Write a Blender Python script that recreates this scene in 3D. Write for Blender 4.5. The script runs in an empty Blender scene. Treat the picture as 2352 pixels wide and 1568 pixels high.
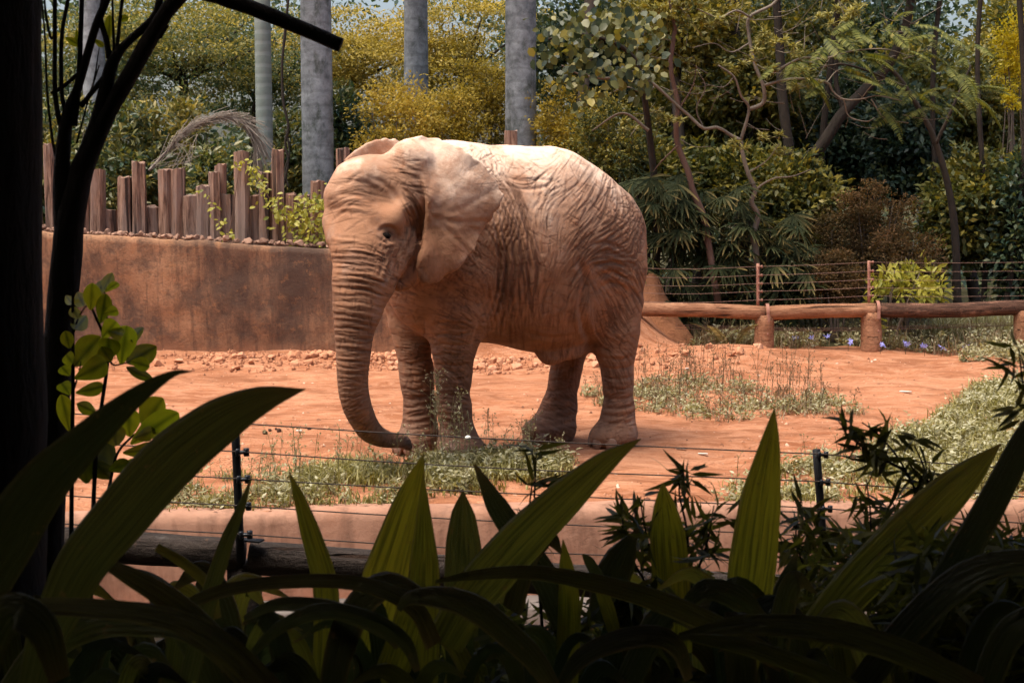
import bpy, math, random
import numpy as np
from mathutils import Vector

random.seed(7)
rng = np.random.default_rng(11)
scene = bpy.context.scene
C = scene.collection

# ------------------------------------------------------------------ camera, world, sun, exposure
CAM_H = 2.19
FPX, CX, CY = 3267.0, 1176.0, 784.0            # focal length and centre of a 2352 x 1568 frame (50 mm on 36 mm)
PITCH = math.atan((784 - 444) / FPX)
cam_data = bpy.data.cameras.new("camera")
cam = bpy.data.objects.new("camera", cam_data)
C.objects.link(cam)
cam.location = (0, 0, CAM_H)
cam.rotation_euler = (math.radians(90) - PITCH, 0, 0)
cam_data.sensor_width = 36
cam_data.lens = 50
cam_data.clip_start = 0.05
cam_data.clip_end = 400
cam_data.dof.use_dof = True
cam_data.dof.focus_distance = 11.6
cam_data.dof.aperture_fstop = 11.0
scene.camera = cam

SUN_EL, SUN_AZ = math.radians(70), math.radians(-112)   # azimuth clockwise from +Y (away from the camera)
world = bpy.data.worlds.new("World")
scene.world = world
world.use_nodes = True
wn = world.node_tree
bg = wn.nodes["Background"]
sky = wn.nodes.new("ShaderNodeTexSky")
sky.sky_type = 'NISHITA'
sky.sun_disc = False
sky.sun_elevation = SUN_EL
sky.sun_rotation = SUN_AZ
sky.air_density = 1.0
sky.dust_density = 6.0
sky.ozone_density = 0.6
wn.links.new(sky.outputs[0], bg.inputs[0])
bg.inputs[1].default_value = 0.135

sun_data = bpy.data.lights.new("sun", 'SUN')
sun_data.energy = 2.6
sun_data.angle = math.radians(32)
sun_data.color = (1.0, 0.92, 0.81)
sun = bpy.data.objects.new("sun", sun_data)
C.objects.link(sun)
sd = Vector((math.sin(SUN_AZ) * math.cos(SUN_EL), math.cos(SUN_AZ) * math.cos(SUN_EL), math.sin(SUN_EL)))
sun.rotation_euler = sd.to_track_quat('Z', 'Y').to_euler()
sun.location = (0, 0, 30)

scene.view_settings.view_transform = 'Standard'
scene.view_settings.look = 'None'
scene.view_settings.gamma = 1.0
scene.view_settings.use_curve_mapping = False
scene.view_settings.exposure = 0.92
scene.render.engine = 'CYCLES'
scene.cycles.use_denoising = True
scene.cycles.max_bounces = 5
scene.cycles.diffuse_bounces = 3
scene.cycles.glossy_bounces = 2
scene.cycles.transmission_bounces = 4
scene.cycles.transparent_max_bounces = 4
scene.cycles.use_adaptive_sampling = True
scene.cycles.adaptive_threshold = 0.02
scene.cycles.adaptive_min_samples = 12
scene.cycles.caustics_reflective = False
scene.cycles.caustics_refractive = False
scene.cycles.sample_clamp_indirect = 6.0

# ------------------------------------------------------------------ helpers
_cp, _sp = math.cos(PITCH), math.sin(PITCH)
def P(px, py, Y):
    """world point seen at frame position (px, py) on the plane y = Y"""
    u = (px - CX) / FPX; v = -(py - CY) / FPX
    t = Y / (_cp + v * _sp)
    return np.array((u * t, Y, CAM_H + t * (-_sp + v * _cp)))
def G(px, py, z=0.0):
    """world point seen at frame position on the level z"""
    u = (px - CX) / FPX; v = -(py - CY) / FPX
    t = (z - CAM_H) / (-_sp + v * _cp)
    return np.array((u * t, t * (_cp + v * _sp), z))
def PX(n, Y):
    return n * Y / FPX

def sstep(x, a, b):
    t = np.clip((np.asarray(x, float) - a) / (b - a), 0, 1)
    return t * t * (3 - 2 * t)

def _hash(*ix):
    h = np.zeros(ix[0].shape, np.uint32)
    for k, i in enumerate(ix):
        h ^= (i.astype(np.int64) & 0xffffffff).astype(np.uint32) * np.uint32((374761393, 668265263, 2147483647)[k])
        h = (h ^ (h >> np.uint32(13))) * np.uint32(1274126177)
    h ^= h >> np.uint32(16)
    return (h & np.uint32(0xffffff)).astype(np.float64) / 0xffffff * 2 - 1
def vnoise(p):
    """value noise on points (..., 2 or 3), -1..1"""
    p = np.asarray(p, float)
    i = np.floor(p); f = p - i; f = f * f * (3 - 2 * f)
    i = i.astype(np.int64); d = p.shape[-1]
    out = np.zeros(p.shape[:-1])
    for c in range(2 ** d):
        w = np.ones(p.shape[:-1]); idx = []
        for k in range(d):
            b = (c >> k) & 1
            w = w * (f[..., k] if b else 1 - f[..., k]); idx.append(i[..., k] + b)
        out += w * _hash(*idx)
    return out
def fbm(p, o=4, g=0.5):
    s = 0; a = 1.0; p = np.asarray(p, float)
    for _ in range(o):
        s = s + a * vnoise(p); p = p * 2.03 + 17.3; a *= g
    return s

def np_mesh(name, V, F, mat=None, parent=None, smooth=False, attrs=None):
    V = np.asarray(V, np.float32); F = np.asarray(F, np.int32)
    me = bpy.data.meshes.new(name)
    me.vertices.add(len(V)); me.vertices.foreach_set("co", V.ravel())
    k = F.shape[1]; m = len(F)
    me.loops.add(m * k); me.loops.foreach_set("vertex_index", F.ravel())
    me.polygons.add(m); me.polygons.foreach_set("loop_start", np.arange(0, m * k, k, dtype=np.int32))
    if smooth: me.polygons.foreach_set("use_smooth", np.ones(m, bool))
    me.update(calc_edges=True)
    for an, av in (attrs or {}).items():
        av = np.asarray(av, np.float32)
        if av.ndim == 1:
            me.attributes.new(an, 'FLOAT', 'POINT').data.foreach_set("value", av)
        else:
            me.attributes.new(an, 'FLOAT_VECTOR', 'POINT').data.foreach_set("vector", av.ravel())
    if mat: me.materials.append(mat)
    return link(name, me, parent)
def link(name, me, parent=None):
    o = bpy.data.objects.new(name, me); C.objects.link(o)
    if parent is not None:
        o.parent = parent
        o.matrix_parent_inverse = parent_inv(parent)
    return o
def parent_inv(p):
    from mathutils import Matrix
    M = Matrix.Translation(p.location) if p.parent is None else (p.matrix_parent_inverse @ Matrix.Translation((0, 0, 0)))
    if p.parent is not None:
        return Matrix.Identity(4)
    M = Matrix.Translation(p.location) @ p.rotation_euler.to_matrix().to_4x4() @ Matrix.Diagonal((*p.scale, 1))
    return M.inverted()
def tag(o, label, cat, group=None, kind=None):
    if label: o["label"] = label
    if cat: o["category"] = cat
    if group: o["group"] = group
    if kind: o["kind"] = kind
    return o
def thing(name, label, cat, loc=(0, 0, 0), group=None):
    o = bpy.data.objects.new(name, None); C.objects.link(o)
    o.location = [float(c) for c in loc]; o.empty_display_size = 0.1
    return tag(o, label, cat, group)

class Geo:
    """collects vertices and faces (quads or tris) into one mesh"""
    def __init__(s): s.v = []; s.f = []; s.n = 0; s.a = {}
    def add(s, V, F, **att):
        V = np.asarray(V, float); F = np.asarray(F, int)
        if F.shape[1] == 3: F = np.concatenate([F, F[:, 2:3]], 1)
        s.v.append(V); s.f.append(F + s.n); s.n += len(V)
        for k, x in att.items(): s.a.setdefault(k, []).append(np.broadcast_to(x, (len(V),)) if np.ndim(x) < 2 else x)
    def build(s, name, mat, parent=None, smooth=False):
        V = np.concatenate(s.v); F = np.concatenate(s.f)
        at = {k: np.concatenate(x) for k, x in s.a.items()}
        tri = F[:, 2] == F[:, 3]
        if tri.all(): return np_mesh(name, V, F[:, :3], mat, parent, smooth, at)
        if not tri.any(): return np_mesh(name, V, F, mat, parent, smooth, at)
        me = bpy.data.meshes.new(name)
        cnt = np.where(tri, 3, 4)
        loops = np.concatenate([f[:c] for f, c in zip(F, cnt)])
        me.vertices.add(len(V)); me.vertices.foreach_set("co", V.astype(np.float32).ravel())
        me.loops.add(len(loops)); me.loops.foreach_set("vertex_index", loops.astype(np.int32))
        me.polygons.add(len(F)); me.polygons.foreach_set("loop_start", np.concatenate([[0], np.cumsum(cnt)[:-1]]).astype(np.int32))
        if smooth: me.polygons.foreach_set("use_smooth", np.ones(len(F), bool))
        me.update(calc_edges=True)
        for an, av in at.items():
            if av.ndim == 1: me.attributes.new(an, 'FLOAT', 'POINT').data.foreach_set("value", av.astype(np.float32))
            else: me.attributes.new(an, 'FLOAT_VECTOR', 'POINT').data.foreach_set("vector", av.astype(np.float32).ravel())
        me.materials.append(mat)
        return link(name, me, parent)

def catmull(pts, n):
    pts = np.asarray(pts, float); m = len(pts)
    if m == 2:
        t = np.linspace(0, 1, n)[:, None]; return pts[0] * (1 - t) + pts[1] * t
    q = np.vstack([2 * pts[0] - pts[1], pts, 2 * pts[-1] - pts[-2]])
    t = np.linspace(0, m - 1 - 1e-9, n); i = t.astype(int); f = (t - i)[:, None]
    a, b, c, d = q[i], q[i + 1], q[i + 2], q[i + 3]
    return 0.5 * (2 * b + (c - a) * f + (2 * a - 5 * b + 4 * c - d) * f ** 2 + (3 * b - a - 3 * c + d) * f ** 3)

def tube(pts, rad, seg=8, caps=True, jitter=0.0, squash=None):
    pts = np.asarray(pts, float); n = len(pts); rad = np.broadcast_to(rad, (n,)).astype(float)
    T = np.gradient(pts, axis=0); T /= np.linalg.norm(T, axis=1)[:, None] + 1e-9
    ref = np.array((0, 0, 1.0)) if abs(T[0, 2]) < 0.9 else np.array((1.0, 0, 0))
    U = np.zeros((n, 3)); u = np.cross(T[0], ref); u /= np.linalg.norm(u)
    for i in range(n):
        u = u - T[i] * np.dot(u, T[i]); u /= np.linalg.norm(u) + 1e-9; U[i] = u
    W = np.cross(T, U)
    an = np.arange(seg) * 2 * math.pi / seg
    r = rad[:, None] * np.ones(seg)
    if jitter:
        q = np.stack([np.cos(an)[None] * 1.3 + pts[:, :1] * 3, np.sin(an)[None] * 1.3 + pts[:, 1:2] * 3, np.repeat((np.arange(n) * .35)[:, None], seg, 1)], -1)
        r = r * (1 + jitter * fbm(q, 3))
    V = pts[:, None] + r[..., None] * (np.cos(an)[None, :, None] * U[:, None] + np.sin(an)[None, :, None] * W[:, None])
    V = V.reshape(-1, 3)
    i = np.arange(n - 1)[:, None] * seg; j = np.arange(seg)[None]; j2 = (j + 1) % seg
    F = np.stack([i + j, i + j2, i + seg + j2, i + seg + j], -1).reshape(-1, 4)
    if caps:
        a = len(V); V = np.vstack([V, pts[0], pts[-1]])
        j = np.arange(seg); j2 = (j + 1) % seg; b = (n - 1) * seg
        F = np.vstack([F, np.stack([j2, j, np.full(seg, a), np.full(seg, a)], 1), np.stack([b + j, b + j2, np.full(seg, a + 1), np.full(seg, a + 1)], 1)])
    return V, F

def box(c, s, rz=0.0, bevel=0.0):
    """bevelled box as V, F"""
    x, y, z = np.asarray(s, float) / 2; b = min(bevel, x * .9, y * .9, z * .9)
    prof = [(-x + b, -y), (x - b, -y), (x, -y + b), (x, y - b), (x - b, y), (-x + b, y), (-x, y - b), (-x, -y + b)]
    inner = [(px * (x - b) / x, py * (y - b) / y) for px, py in prof]
    rings = [[(px, py, -z) for px, py in inner], [(px, py, -z + b) for px, py in prof], [(px, py, z - b) for px, py in prof], [(px, py, z) for px, py in inner]]
    V = np.array([q for r in rings for q in r] + [(0, 0, -z), (0, 0, z)])
    F = []
    for k in range(3):
        for j in range(8): F.append((k * 8 + j, k * 8 + (j + 1) % 8, k * 8 + 8 + (j + 1) % 8, k * 8 + 8 + j))
    for j in range(8):
        F.append(((j + 1) % 8, j, 32, 32)); F.append((24 + j, 24 + (j + 1) % 8, 33, 33))
    co, si = math.cos(rz), math.sin(rz)
    V = np.stack([V[:, 0] * co - V[:, 1] * si, V[:, 0] * si + V[:, 1] * co, V[:, 2]], 1) + np.asarray(c, float)
    return V, np.array(F)

# ------------------------------------------------------------------ material helpers
class NT:
    def __init__(s, name):
        s.m = bpy.data.materials.new(name); s.m.use_nodes = True
        s.t = s.m.node_tree; s.t.nodes.clear()
    def n(s, typ, ins=None, **props):
        nd = s.t.nodes.new("ShaderNode" + typ)
        for k, v in props.items(): setattr(nd, k, v)
        for k, v in (ins or {}).items():
            so = nd.inputs[k]
            if isinstance(v, bpy.types.NodeSocket): s.t.links.new(v, so)
            elif isinstance(v, bpy.types.Node): s.t.links.new(v.outputs[0], so)
            else:
                if so.type == 'RGBA' and len(v) == 3: v = (*v, 1)
                so.default_value = v
        return nd
    def ramp(s, fac, stops, interp='LINEAR'):
        nd = s.n("ValToRGB", {0: fac}); cr = nd.color_ramp; cr.interpolation = interp
        while len(cr.elements) < len(stops): cr.elements.new(0.5)
        for e, (p, c) in zip(cr.elements, stops):
            e.position = p; e.color = (*c, 1) if np.ndim(c) else (c, c, c, 1)
        return nd.outputs[0]
    def math(s, op, a, b=0.0, clamp=False):
        return s.n("Math", {0: a, 1: b}, operation=op, use_clamp=clamp).outputs[0]
    def mix(s, f, a, b, blend='MIX'):
        return s.n("MixRGB", {0: f, 1: a, 2: b}, blend_type=blend).outputs[0]
    def noise(s, vec, scale, detail=4, rough=.55, dist=0.0):
        return s.n("TexNoise", {"Vector": vec, "Scale": scale, "Detail": detail, "Roughness": rough, "Distortion": dist}).outputs["Fac"]
    def pos(s): return s.n("NewGeometry").outputs["Position"]
    def obj(s): return s.n("TexCoord").outputs["Object"]
    def mapping(s, v, scale=(1, 1, 1), loc=(0, 0, 0)):
        return s.n("Mapping", {"Vector": v, "Scale": scale, "Location": loc}).outputs[0]
    def attr(s, name, vec=False):
        nd = s.n("Attribute", attribute_name=name); return nd.outputs["Vector"] if vec else nd.outputs["Fac"]
    def bump(s, h, strength=.5, dist=.02, normal=None):
        i = {"Height": h, "Strength": strength, "Distance": dist}
        if normal is not None: i["Normal"] = normal
        return s.n("Bump", i).outputs[0]
    def out(s, sh):
        s.n("OutputMaterial", {"Surface": sh}); return s.m
    def pbr(s, col, rough=.8, normal=None, spec=.3, **kw):
        i = {"Base Color": col, "Roughness": rough, "Specular IOR Level": spec, **kw}
        if normal is not None: i["Normal"] = normal
        return s.n("BsdfPrincipled", i).outputs[0]

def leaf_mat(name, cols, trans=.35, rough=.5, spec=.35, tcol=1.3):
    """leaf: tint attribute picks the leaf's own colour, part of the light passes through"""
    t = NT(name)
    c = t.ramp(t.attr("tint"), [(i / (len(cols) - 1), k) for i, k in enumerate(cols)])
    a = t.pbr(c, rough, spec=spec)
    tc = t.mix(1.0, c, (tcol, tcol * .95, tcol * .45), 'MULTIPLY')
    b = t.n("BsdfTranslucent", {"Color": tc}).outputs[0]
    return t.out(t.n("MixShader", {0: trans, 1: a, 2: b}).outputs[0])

def bark_mat(name, c0, c1, scale=14, stretch=.2, bump=.6, rough=.9):
    t = NT(name)
    v = t.mapping(t.pos(), (1, 1, stretch))
    n = t.noise(v, scale, 6, .65, .4); n2 = t.noise(t.pos(), scale * .22, 3)
    col = t.mix(n2, t.mix(n, c0, c1), c0)
    return t.out(t.pbr(col, rough, t.bump(n, bump, .02), .2))
# ------------------------------------------------------------------ setting: ground
def edge_y(x):
    """front edge of the enclosure's earth, above the dry moat"""
    x = np.asarray(x, float)
    return 9.78 + 0.045 * x - 0.05 * np.maximum(np.abs(x - .6) - 1.2, 0) ** 1.3
WALL_Y = 18.95
def ground_h(x, y):
    x = np.asarray(x, float); y = np.asarray(y, float)
    p = np.stack([x, y], -1)
    z = 0.030 * fbm(p * .45, 3) + 0.022 * fbm(p * np.array([1.2, 2.2]), 3) + .009 * fbm(p * np.array([4., 7.]), 2)
    tr = fbm(p * np.array([1.1, 2.6]) + 40, 2)
    z = z - .035 * sstep(tr, .45, .9)
    flat = np.exp(-(((x - .1) / 1.5) ** 2 + ((y - 11.95) / .9) ** 2))
    z = z * (1 - .85 * flat)
    # raised earth behind the retaining wall; it runs out to the right as a bank
    z = z + 1.40 * sstep(y, 19.12, 19.4) * (1 - sstep(x, -1.3, -.6))
    z = z + (1.35 - .35 * sstep(x, -1, 1.6)) * sstep(y + .25 * vnoise(p * 1.4), 18.7, 20.3) * sstep(x, -1.3, -.6) * (1 - sstep(x, 1.2, 2.6))
    z = z + .16 * np.exp(-((x - 2.9) / 2.0) ** 2 - ((y - 18.4) / .9) ** 2)
    # small erosion step left of the trunk
    z = z + .10 * sstep(y - .12 * vnoise(p * 2.2), 11.35, 11.5) * sstep(x, -3.2, -2.6) * (1 - sstep(x, -1.35, -.9)) * (1 - sstep(y, 12.2, 13.5))
    # dry moat and the visitors' bank on the near side
    e = edge_y(x)
    z = np.where(y < e - .02, -0.62 + .4 * z, z)
    z = z + sstep(-y, -7.1, -6.0) * (0.30 + .62)
    return z
def grid_axis(parts):
    a = [np.linspace(s, e, n, endpoint=False) for s, e, n in parts]; return np.concatenate(a + [[parts[-1][1]]])
xs = grid_axis([(-160, -30, 10), (-30, -8, 30), (-8, -3.2, 60), (-3.2, 3.6, 150), (3.6, 9, 70), (9, 30, 30), (30, 160, 10)])
ys = grid_axis([(-40, -6, 12), (-6, 5.5, 30), (5.5, 9, 40), (9, 14, 150), (14, 21, 120), (21, 50, 50), (50, 260, 14)])
XX, YY = np.meshgrid(xs, ys, indexing='ij')
ZZ = ground_h(XX, YY)
nx, ny = XX.shape
V = np.stack([XX, YY, ZZ], -1).reshape(-1, 3)
i = np.arange(nx - 1)[:, None] * ny; j = np.arange(ny - 1)[None]
Fq = np.stack([i + j, i + ny + j, i + ny + j + 1, i + j + 1], -1).reshape(-1, 4)

t = NT("red_earth")
pos = t.pos()
big = t.noise(t.mapping(pos, (.5, 1.1, 1)), 1.1, 5, .6)
mid = t.noise(t.mapping(pos, (1, 2.0, 1)), 4.2, 5, .68, .6)
fine = t.noise(pos, 48, 3, .7)
c = t.ramp(big, [(.32, (.24, .086, .038)), (.5, (.365, .150, .073)), (.68, (.46, .215, .118))])
c = t.mix(t.math('MULTIPLY', t.ramp(mid, [(.44, 0.), (.62, 1.)]), .6), c, (.50, .255, .15))
c = t.mix(t.ramp(mid, [(.28, .75), (.44, 0.)]), c, (.24, .090, .045))
c = t.mix(t.ramp(fine, [(.30, .6), (.48, 0.)]), c, (.22, .085, .045))
c = t.mix(t.ramp(t.noise(t.mapping(pos, (.45, 1.2, 1), (7, 3, 0)), 2.3, 5, .7, .8), [(.50, 0.), (.62, .85)]), c, (.235, .092, .044))
vor = t.n("TexVoronoi", {"Vector": pos, "Scale": 7.5, "Randomness": 1.0})
spk = t.math('LESS_THAN', vor.outputs["Distance"], .055)
c = t.mix(spk, c, (.46, .32, .23))
y_ = t.n("SeparateXYZ", {0: pos}).outputs[1]
litter = t.math('MULTIPLY', t.ramp(t.noise(pos, 3, 5), [(.18, 0.), (.36, 1.)]), t.math('GREATER_THAN', y_, 20.35))
c = t.mix(litter, c, (.05, .045, .02))
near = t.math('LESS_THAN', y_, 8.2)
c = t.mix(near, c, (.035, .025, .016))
h = t.math('ADD', t.math('MULTIPLY', mid, .8), t.math('MULTIPLY', fine, .35))
M_earth = t.out(t.pbr(c, .95, t.bump(h, 1.0, .05), .1))
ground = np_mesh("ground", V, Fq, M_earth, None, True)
ground["kind"] = "structure"
# ------------------------------------------------------------------ the elephant: one continuous skin from a distance field
EF = np.array((-.859, -.512)); EL = np.array((.512, -.859)); EM = np.array((.07, 12.1))
H_ = 0.0124
E0 = np.array((-1.80, 10.38, -.03)); E1 = np.array((1.36, 13.25, 2.80))
dims = np.ceil((E1 - E0) / H_).astype(int)
gx, gy, gz = [(E0[k] + H_ * np.arange(dims[k])).astype(np.float32) for k in range(3)]
D = np.full(tuple(dims), 5.0, np.float32)

def sub(lo, hi):
    a = np.clip(np.floor((np.asarray(lo) - E0) / H_).astype(int), 0, dims - 1)
    b = np.clip(np.ceil((np.asarray(hi) - E0) / H_).astype(int) + 1, 1, dims)
    return tuple(slice(p, q) for p, q in zip(a, b))
def gsub(sl):
    return gx[sl[0]][:, None, None], gy[sl[1]][None, :, None], gz[sl[2]][None, None, :]
def smin(a, b, k):
    h = np.clip(.5 + .5 * (b - a) / k, 0, 1)
    return b + (a - b) * h - k * h * (1 - h)
def smin_(sl, d, k):
    a = D[sl]; D[sl] = smin(a, d.astype(np.float32), k)
def chain(pts, k=.1, kk=.03):
    """round-cone chain; pts = (x, y, z, r)"""
    pts = np.asarray(pts, float)
    pad = pts[:, 3].max() + k + .1
    sl = sub(pts[:, :3].min(0) - pad, pts[:, :3].max(0) + pad)
    X, Y, Z = gsub(sl); d = None
    for a, b in zip(pts[:-1], pts[1:]):
        ab = b[:3] - a[:3]; L2 = (ab ** 2).sum()
        tt = np.clip(((X - a[0]) * ab[0] + (Y - a[1]) * ab[1] + (Z - a[2]) * ab[2]) / L2, 0, 1)
        q = np.sqrt((X - a[0] - ab[0] * tt) ** 2 + (Y - a[1] - ab[1] * tt) ** 2 + (Z - a[2] - ab[2] * tt) ** 2) - (a[3] + (b[3] - a[3]) * tt)
        d = q if d is None else smin(d, q, kk)
    smin_(sl, d, k)
def ell(c, r, k=.1, fwd=None):
    """ellipsoid, radii along (heading, side, up)"""
    c = np.asarray(c, float); r = np.asarray(r, float); pad = r.max() + k + .05
    sl = sub(c - pad, c + pad); X, Y, Z = gsub(sl)
    f = EF if fwd is None else np.asarray(fwd) / np.linalg.norm(fwd)
    a = (X - c[0]) * f[0] + (Y - c[1]) * f[1]; b = (X - c[0]) * -f[1] + (Y - c[1]) * f[0]
    q = np.sqrt((a / r[0]) ** 2 + (b / r[1]) ** 2 + ((Z - c[2]) / r[2]) ** 2)
    smin_(sl, (q - 1) * r.min(), k)
def Q(px, py, Y, r): return (*P(px, py, Y), r)

# torso: sections along the spine (a, centre height, half height, half width)
ST = np.array([(-1.20, 1.70, .02, .02), (-1.12, 1.70, .32, .24), (-1.02, 1.69, .48, .36), (-.90, 1.685, .60, .45), (-.74, 1.685, .72, .525),
               (-.4, 1.705, .862, .62), (0, 1.735, .85, .66), (.4, 1.765, .82, .61), (.7, 1.75, .80, .50), (.95, 1.74, .70, .42), (1.15, 1.74, .52, .33), (1.3, 1.74, .05, .05)])
X, Y, Z = gsub((slice(None), slice(None), slice(0, 1)))
A = (X - EM[0]) * EF[0] + (Y - EM[1]) * EF[1]; B = (X - EM[0]) * EL[0] + (Y - EM[1]) * EL[1]
sa = catmull(ST, 240); o_ = np.argsort(sa[:, 0])
zc, hh, hw = [np.interp(A, sa[o_, 0], sa[o_, k]).astype(np.float32) for k in (1, 2, 3)]
inb = ((A > -1.34) & (A < 1.34))
Zf = gz[None, None, :]
low = np.where(Zf < zc, 1.0, 1.0)
D = ((np.sqrt(((Zf - zc) / hh) ** 2 + (B / hw) ** 2) - 1) * np.minimum(hh, hw)).astype(np.float32)
D = np.where(inb, D, np.maximum(D, .3)).astype(np.float32)

near_front = [Q(1060, 1050, 11.66, .170), Q(1052, 1005, 11.66, .153), Q(1043, 940, 11.65, .136), Q(1040, 863, 11.63, .148), Q(1044, 800, 11.60, .172), Q(1048, 752, 11.57, .197), Q(1055, 700, 11.54, .234), Q(1068, 620, 11.52, .28), Q(1085, 530, 11.6, .31)]
far_front = [Q(962, 1030, 11.92, .165), Q(964, 990, 11.93, .150), Q(965, 942, 11.95, .137), Q(959, 880, 11.95, .137), Q(956, 849, 11.95, .139), Q(949, 790, 11.95, .155), Q(942, 740, 11.95, .172), Q(937, 680, 11.95, .20), Q(940, 610, 11.9, .24)]
near_hind = [Q(1411, 1012, 12.25, .185), Q(1417, 980, 12.25, .158), Q(1421, 942, 12.26, .131), Q(1419, 880, 12.27, .126), Q(1418, 849, 12.27, .130), Q(1415, 804, 12.27, .165), Q(1414, 760, 12.28, .203), Q(1411, 700, 12.3, .238), Q(1404, 620, 12.33, .295), Q(1388, 540, 12.42, .35)]
far_hind = [Q(1266, 1006, 12.58, .200), Q(1274, 976, 12.58, .180), Q(1285, 932, 12.6, .148), Q(1296, 869, 12.62, .127), Q(1303, 825, 12.64, .142), Q(1318, 760, 12.68, .20), Q(1335, 680, 12.75, .26), Q(1350, 600, 12.8, .30)]
chain(near_front, .10, .05); chain(far_front, .10, .05); chain(near_hind, .12, .06); chain(far_hind, .10, .06)
# feet flare into round pads with the toes forward
for c, r, fw in ((P(1060, 1044, 11.62), (.205, .19, .11), (-.8, -.5)), (P(953, 1024, 11.88), (.20, .18, .12), (-.75, -.65)), (P(1407, 1006, 12.2), (.225, .195, .125), (-.7, -.7)), (P(1258, 1002, 12.52), (.235, .19, .115), (-.9, -.45))):
    c = np.array(c); c[2] = .10
    ell(c, r, .05, fw)
# belly sag and the skin flap before the hind legs
ell(P(1250, 690, 12.1), (.42, .46, .38), .18)
ell(P(1270, 808, 12.02), (.15, .085, .115), .05)
ell(P(1312, 806, 12.08), (.12, .06, .07), .05)
ell(P(1330, 806, 12.2), (.12, .04, .05), .06)
# chest and neck
chain([Q(975, 600, 11.65, .30), Q(935, 560, 11.35, .24)], .12)
chain([Q(1030, 460, 11.75, .46), Q(965, 470, 11.4, .40), Q(905, 470, 11.2, .34)], .14)
# skull, brow, cheeks, jaw
HF = (-.60, -.80)
ell(P(853, 460, 11.07), (.345, .335, .355), .08, HF)
chain([Q(813, 428, 11.0, .185), Q(783, 452, 10.95, .125)], .08)
chain([Q(946, 378, 11.06, .20), Q(938, 450, 10.99, .16)], .09)
chain([Q(771, 506, 10.93, .108), Q(783, 540, 10.86, .112)], .06)
chain([Q(912, 485, 10.87, .115), Q(900, 510, 10.80, .095)], .07)
chain([Q(838, 520, 10.88, .235), Q(836, 575, 10.78, .235), Q(834, 640, 10.68, .212), Q(824, 700, 10.62, .175)], .09, .07)
chain([Q(925, 560, 10.92, .125), Q(900, 605, 10.84, .105), Q(876, 655, 10.72, .085)], .07)
chain([Q(945, 590, 11.15, .15), Q(928, 640, 10.98, .085), Q(915, 655, 10.9, .045)], .06)
trunk_pts = [Q(833, 640, 10.68, .205), Q(823, 700, 10.62, .176), Q(814, 760, 10.59, .140), Q(811, 830, 10.58, .117), Q(811, 890, 10.60, .105), Q(823, 940, 10.66, .100),
             Q(846, 984, 10.80, .086), Q(874, 1004, 10.98, .068), Q(903, 1011, 11.17, .054), Q(925, 1014, 11.33, .045), Q(939, 1026, 11.40, .028)]
tk = catmull(trunk_pts, 44)
chain(tk, .05, .03)
# tail behind the near leg
chain([(*P(1452, 520, 12.82), .07), (*P(1450, 600, 12.9), .045), (*P(1440, 720, 12.92), .03), (*P(1436, 800, 12.9), .022)], .06)

# ears: sheets with their own outline and sway
def ear(outline, o, ud, thick, hfun, k):
    o = np.asarray(o, float); ud = np.asarray(ud, float); ud /= np.linalg.norm(ud)
    nrm = np.array((ud[1], -ud[0]))                      # towards the viewer's side
    vd = np.array((.0, .0, 1.0))
    poly = []
    cp = np.array((0, 0, CAM_H))
    for px, py in outline:
        d = P(px, py, 1.0) - cp
        s_ = ((o[0] - cp[0]) * nrm[0] + (o[1] - cp[1]) * nrm[1]) / (d[0] * nrm[0] + d[1] * nrm[1])
        w = cp + d * s_
        poly.append(((w[0] - o[0]) * ud[0] + (w[1] - o[1]) * ud[1], w[2] - o[2]))
    poly = np.array(poly)
    corners = np.array([(o[0] + u * ud[0] + n * nrm[0], o[1] + u * ud[1] + n * nrm[1]) for u in (poly[:, 0].min(), poly[:, 0].max()) for n in (-.25, .25)])
    sl = sub((corners[:, 0].min() - .08, corners[:, 1].min() - .08, o[2] + poly[:, 1].min() - .08), (corners[:, 0].max() + .08, corners[:, 1].max() + .08, o[2] + poly[:, 1].max() + .08))
    X, Y, Z = gsub(sl)
    U = (X - o[0]) * ud[0] + (Y - o[1]) * ud[1] + 0 * Z; N_ = (X - o[0]) * nrm[0] + (Y - o[1]) * nrm[1] + 0 * Z; Vv = Z - o[2] + 0 * X
    d = np.full(U.shape, 1e9, np.float32); ins = np.zeros(U.shape, bool)
    for (ax, ay), (bx, by) in zip(poly, np.roll(poly, -1, 0)):
        ex, ey = bx - ax, by - ay
        tt = np.clip(((U - ax) * ex + (Vv - ay) * ey) / (ex * ex + ey * ey + 1e-12), 0, 1)
        d = np.minimum(d, (U - ax - ex * tt) ** 2 + (Vv - ay - ey * tt) ** 2)
        cr = ((ay > Vv) != (by > Vv)) & (U < ex * (Vv - ay) / (ey + 1e-12) + ax); ins ^= cr
    d2 = np.where(ins, -1, 1) * np.sqrt(d)
    d2 = d2 + .007 * np.sin(np.arctan2(Vv, U - .1) * 23 + 3 * np.sin(Vv * 9)) * (U > .05)
    nn = np.abs(N_ - hfun(U, Vv, d2)) - thick(U, Vv, d2)
    q = np.minimum(np.maximum(d2, nn), 0) + np.sqrt(np.maximum(d2, 0) ** 2 + np.maximum(nn, 0) ** 2)
    smin_(sl, q * .8 - .004, k)
EAR = [(945, 345), (958, 318), (984, 311), (1011, 316), (1036, 326), (1061, 342), (1081, 359), (1111, 391), (1131, 426), (1141, 446), (1136, 466), (1123, 491), (1115, 512), (1102, 524), (1093, 545), (1081, 568), (1061, 595),
       (1039, 617), (1022, 632), (1002, 647), (982, 652), (967, 647), (960, 635), (953, 615), (955, 585), (962, 555), (975, 525), (976, 490), (972, 440), (962, 400), (948, 370)]
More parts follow.
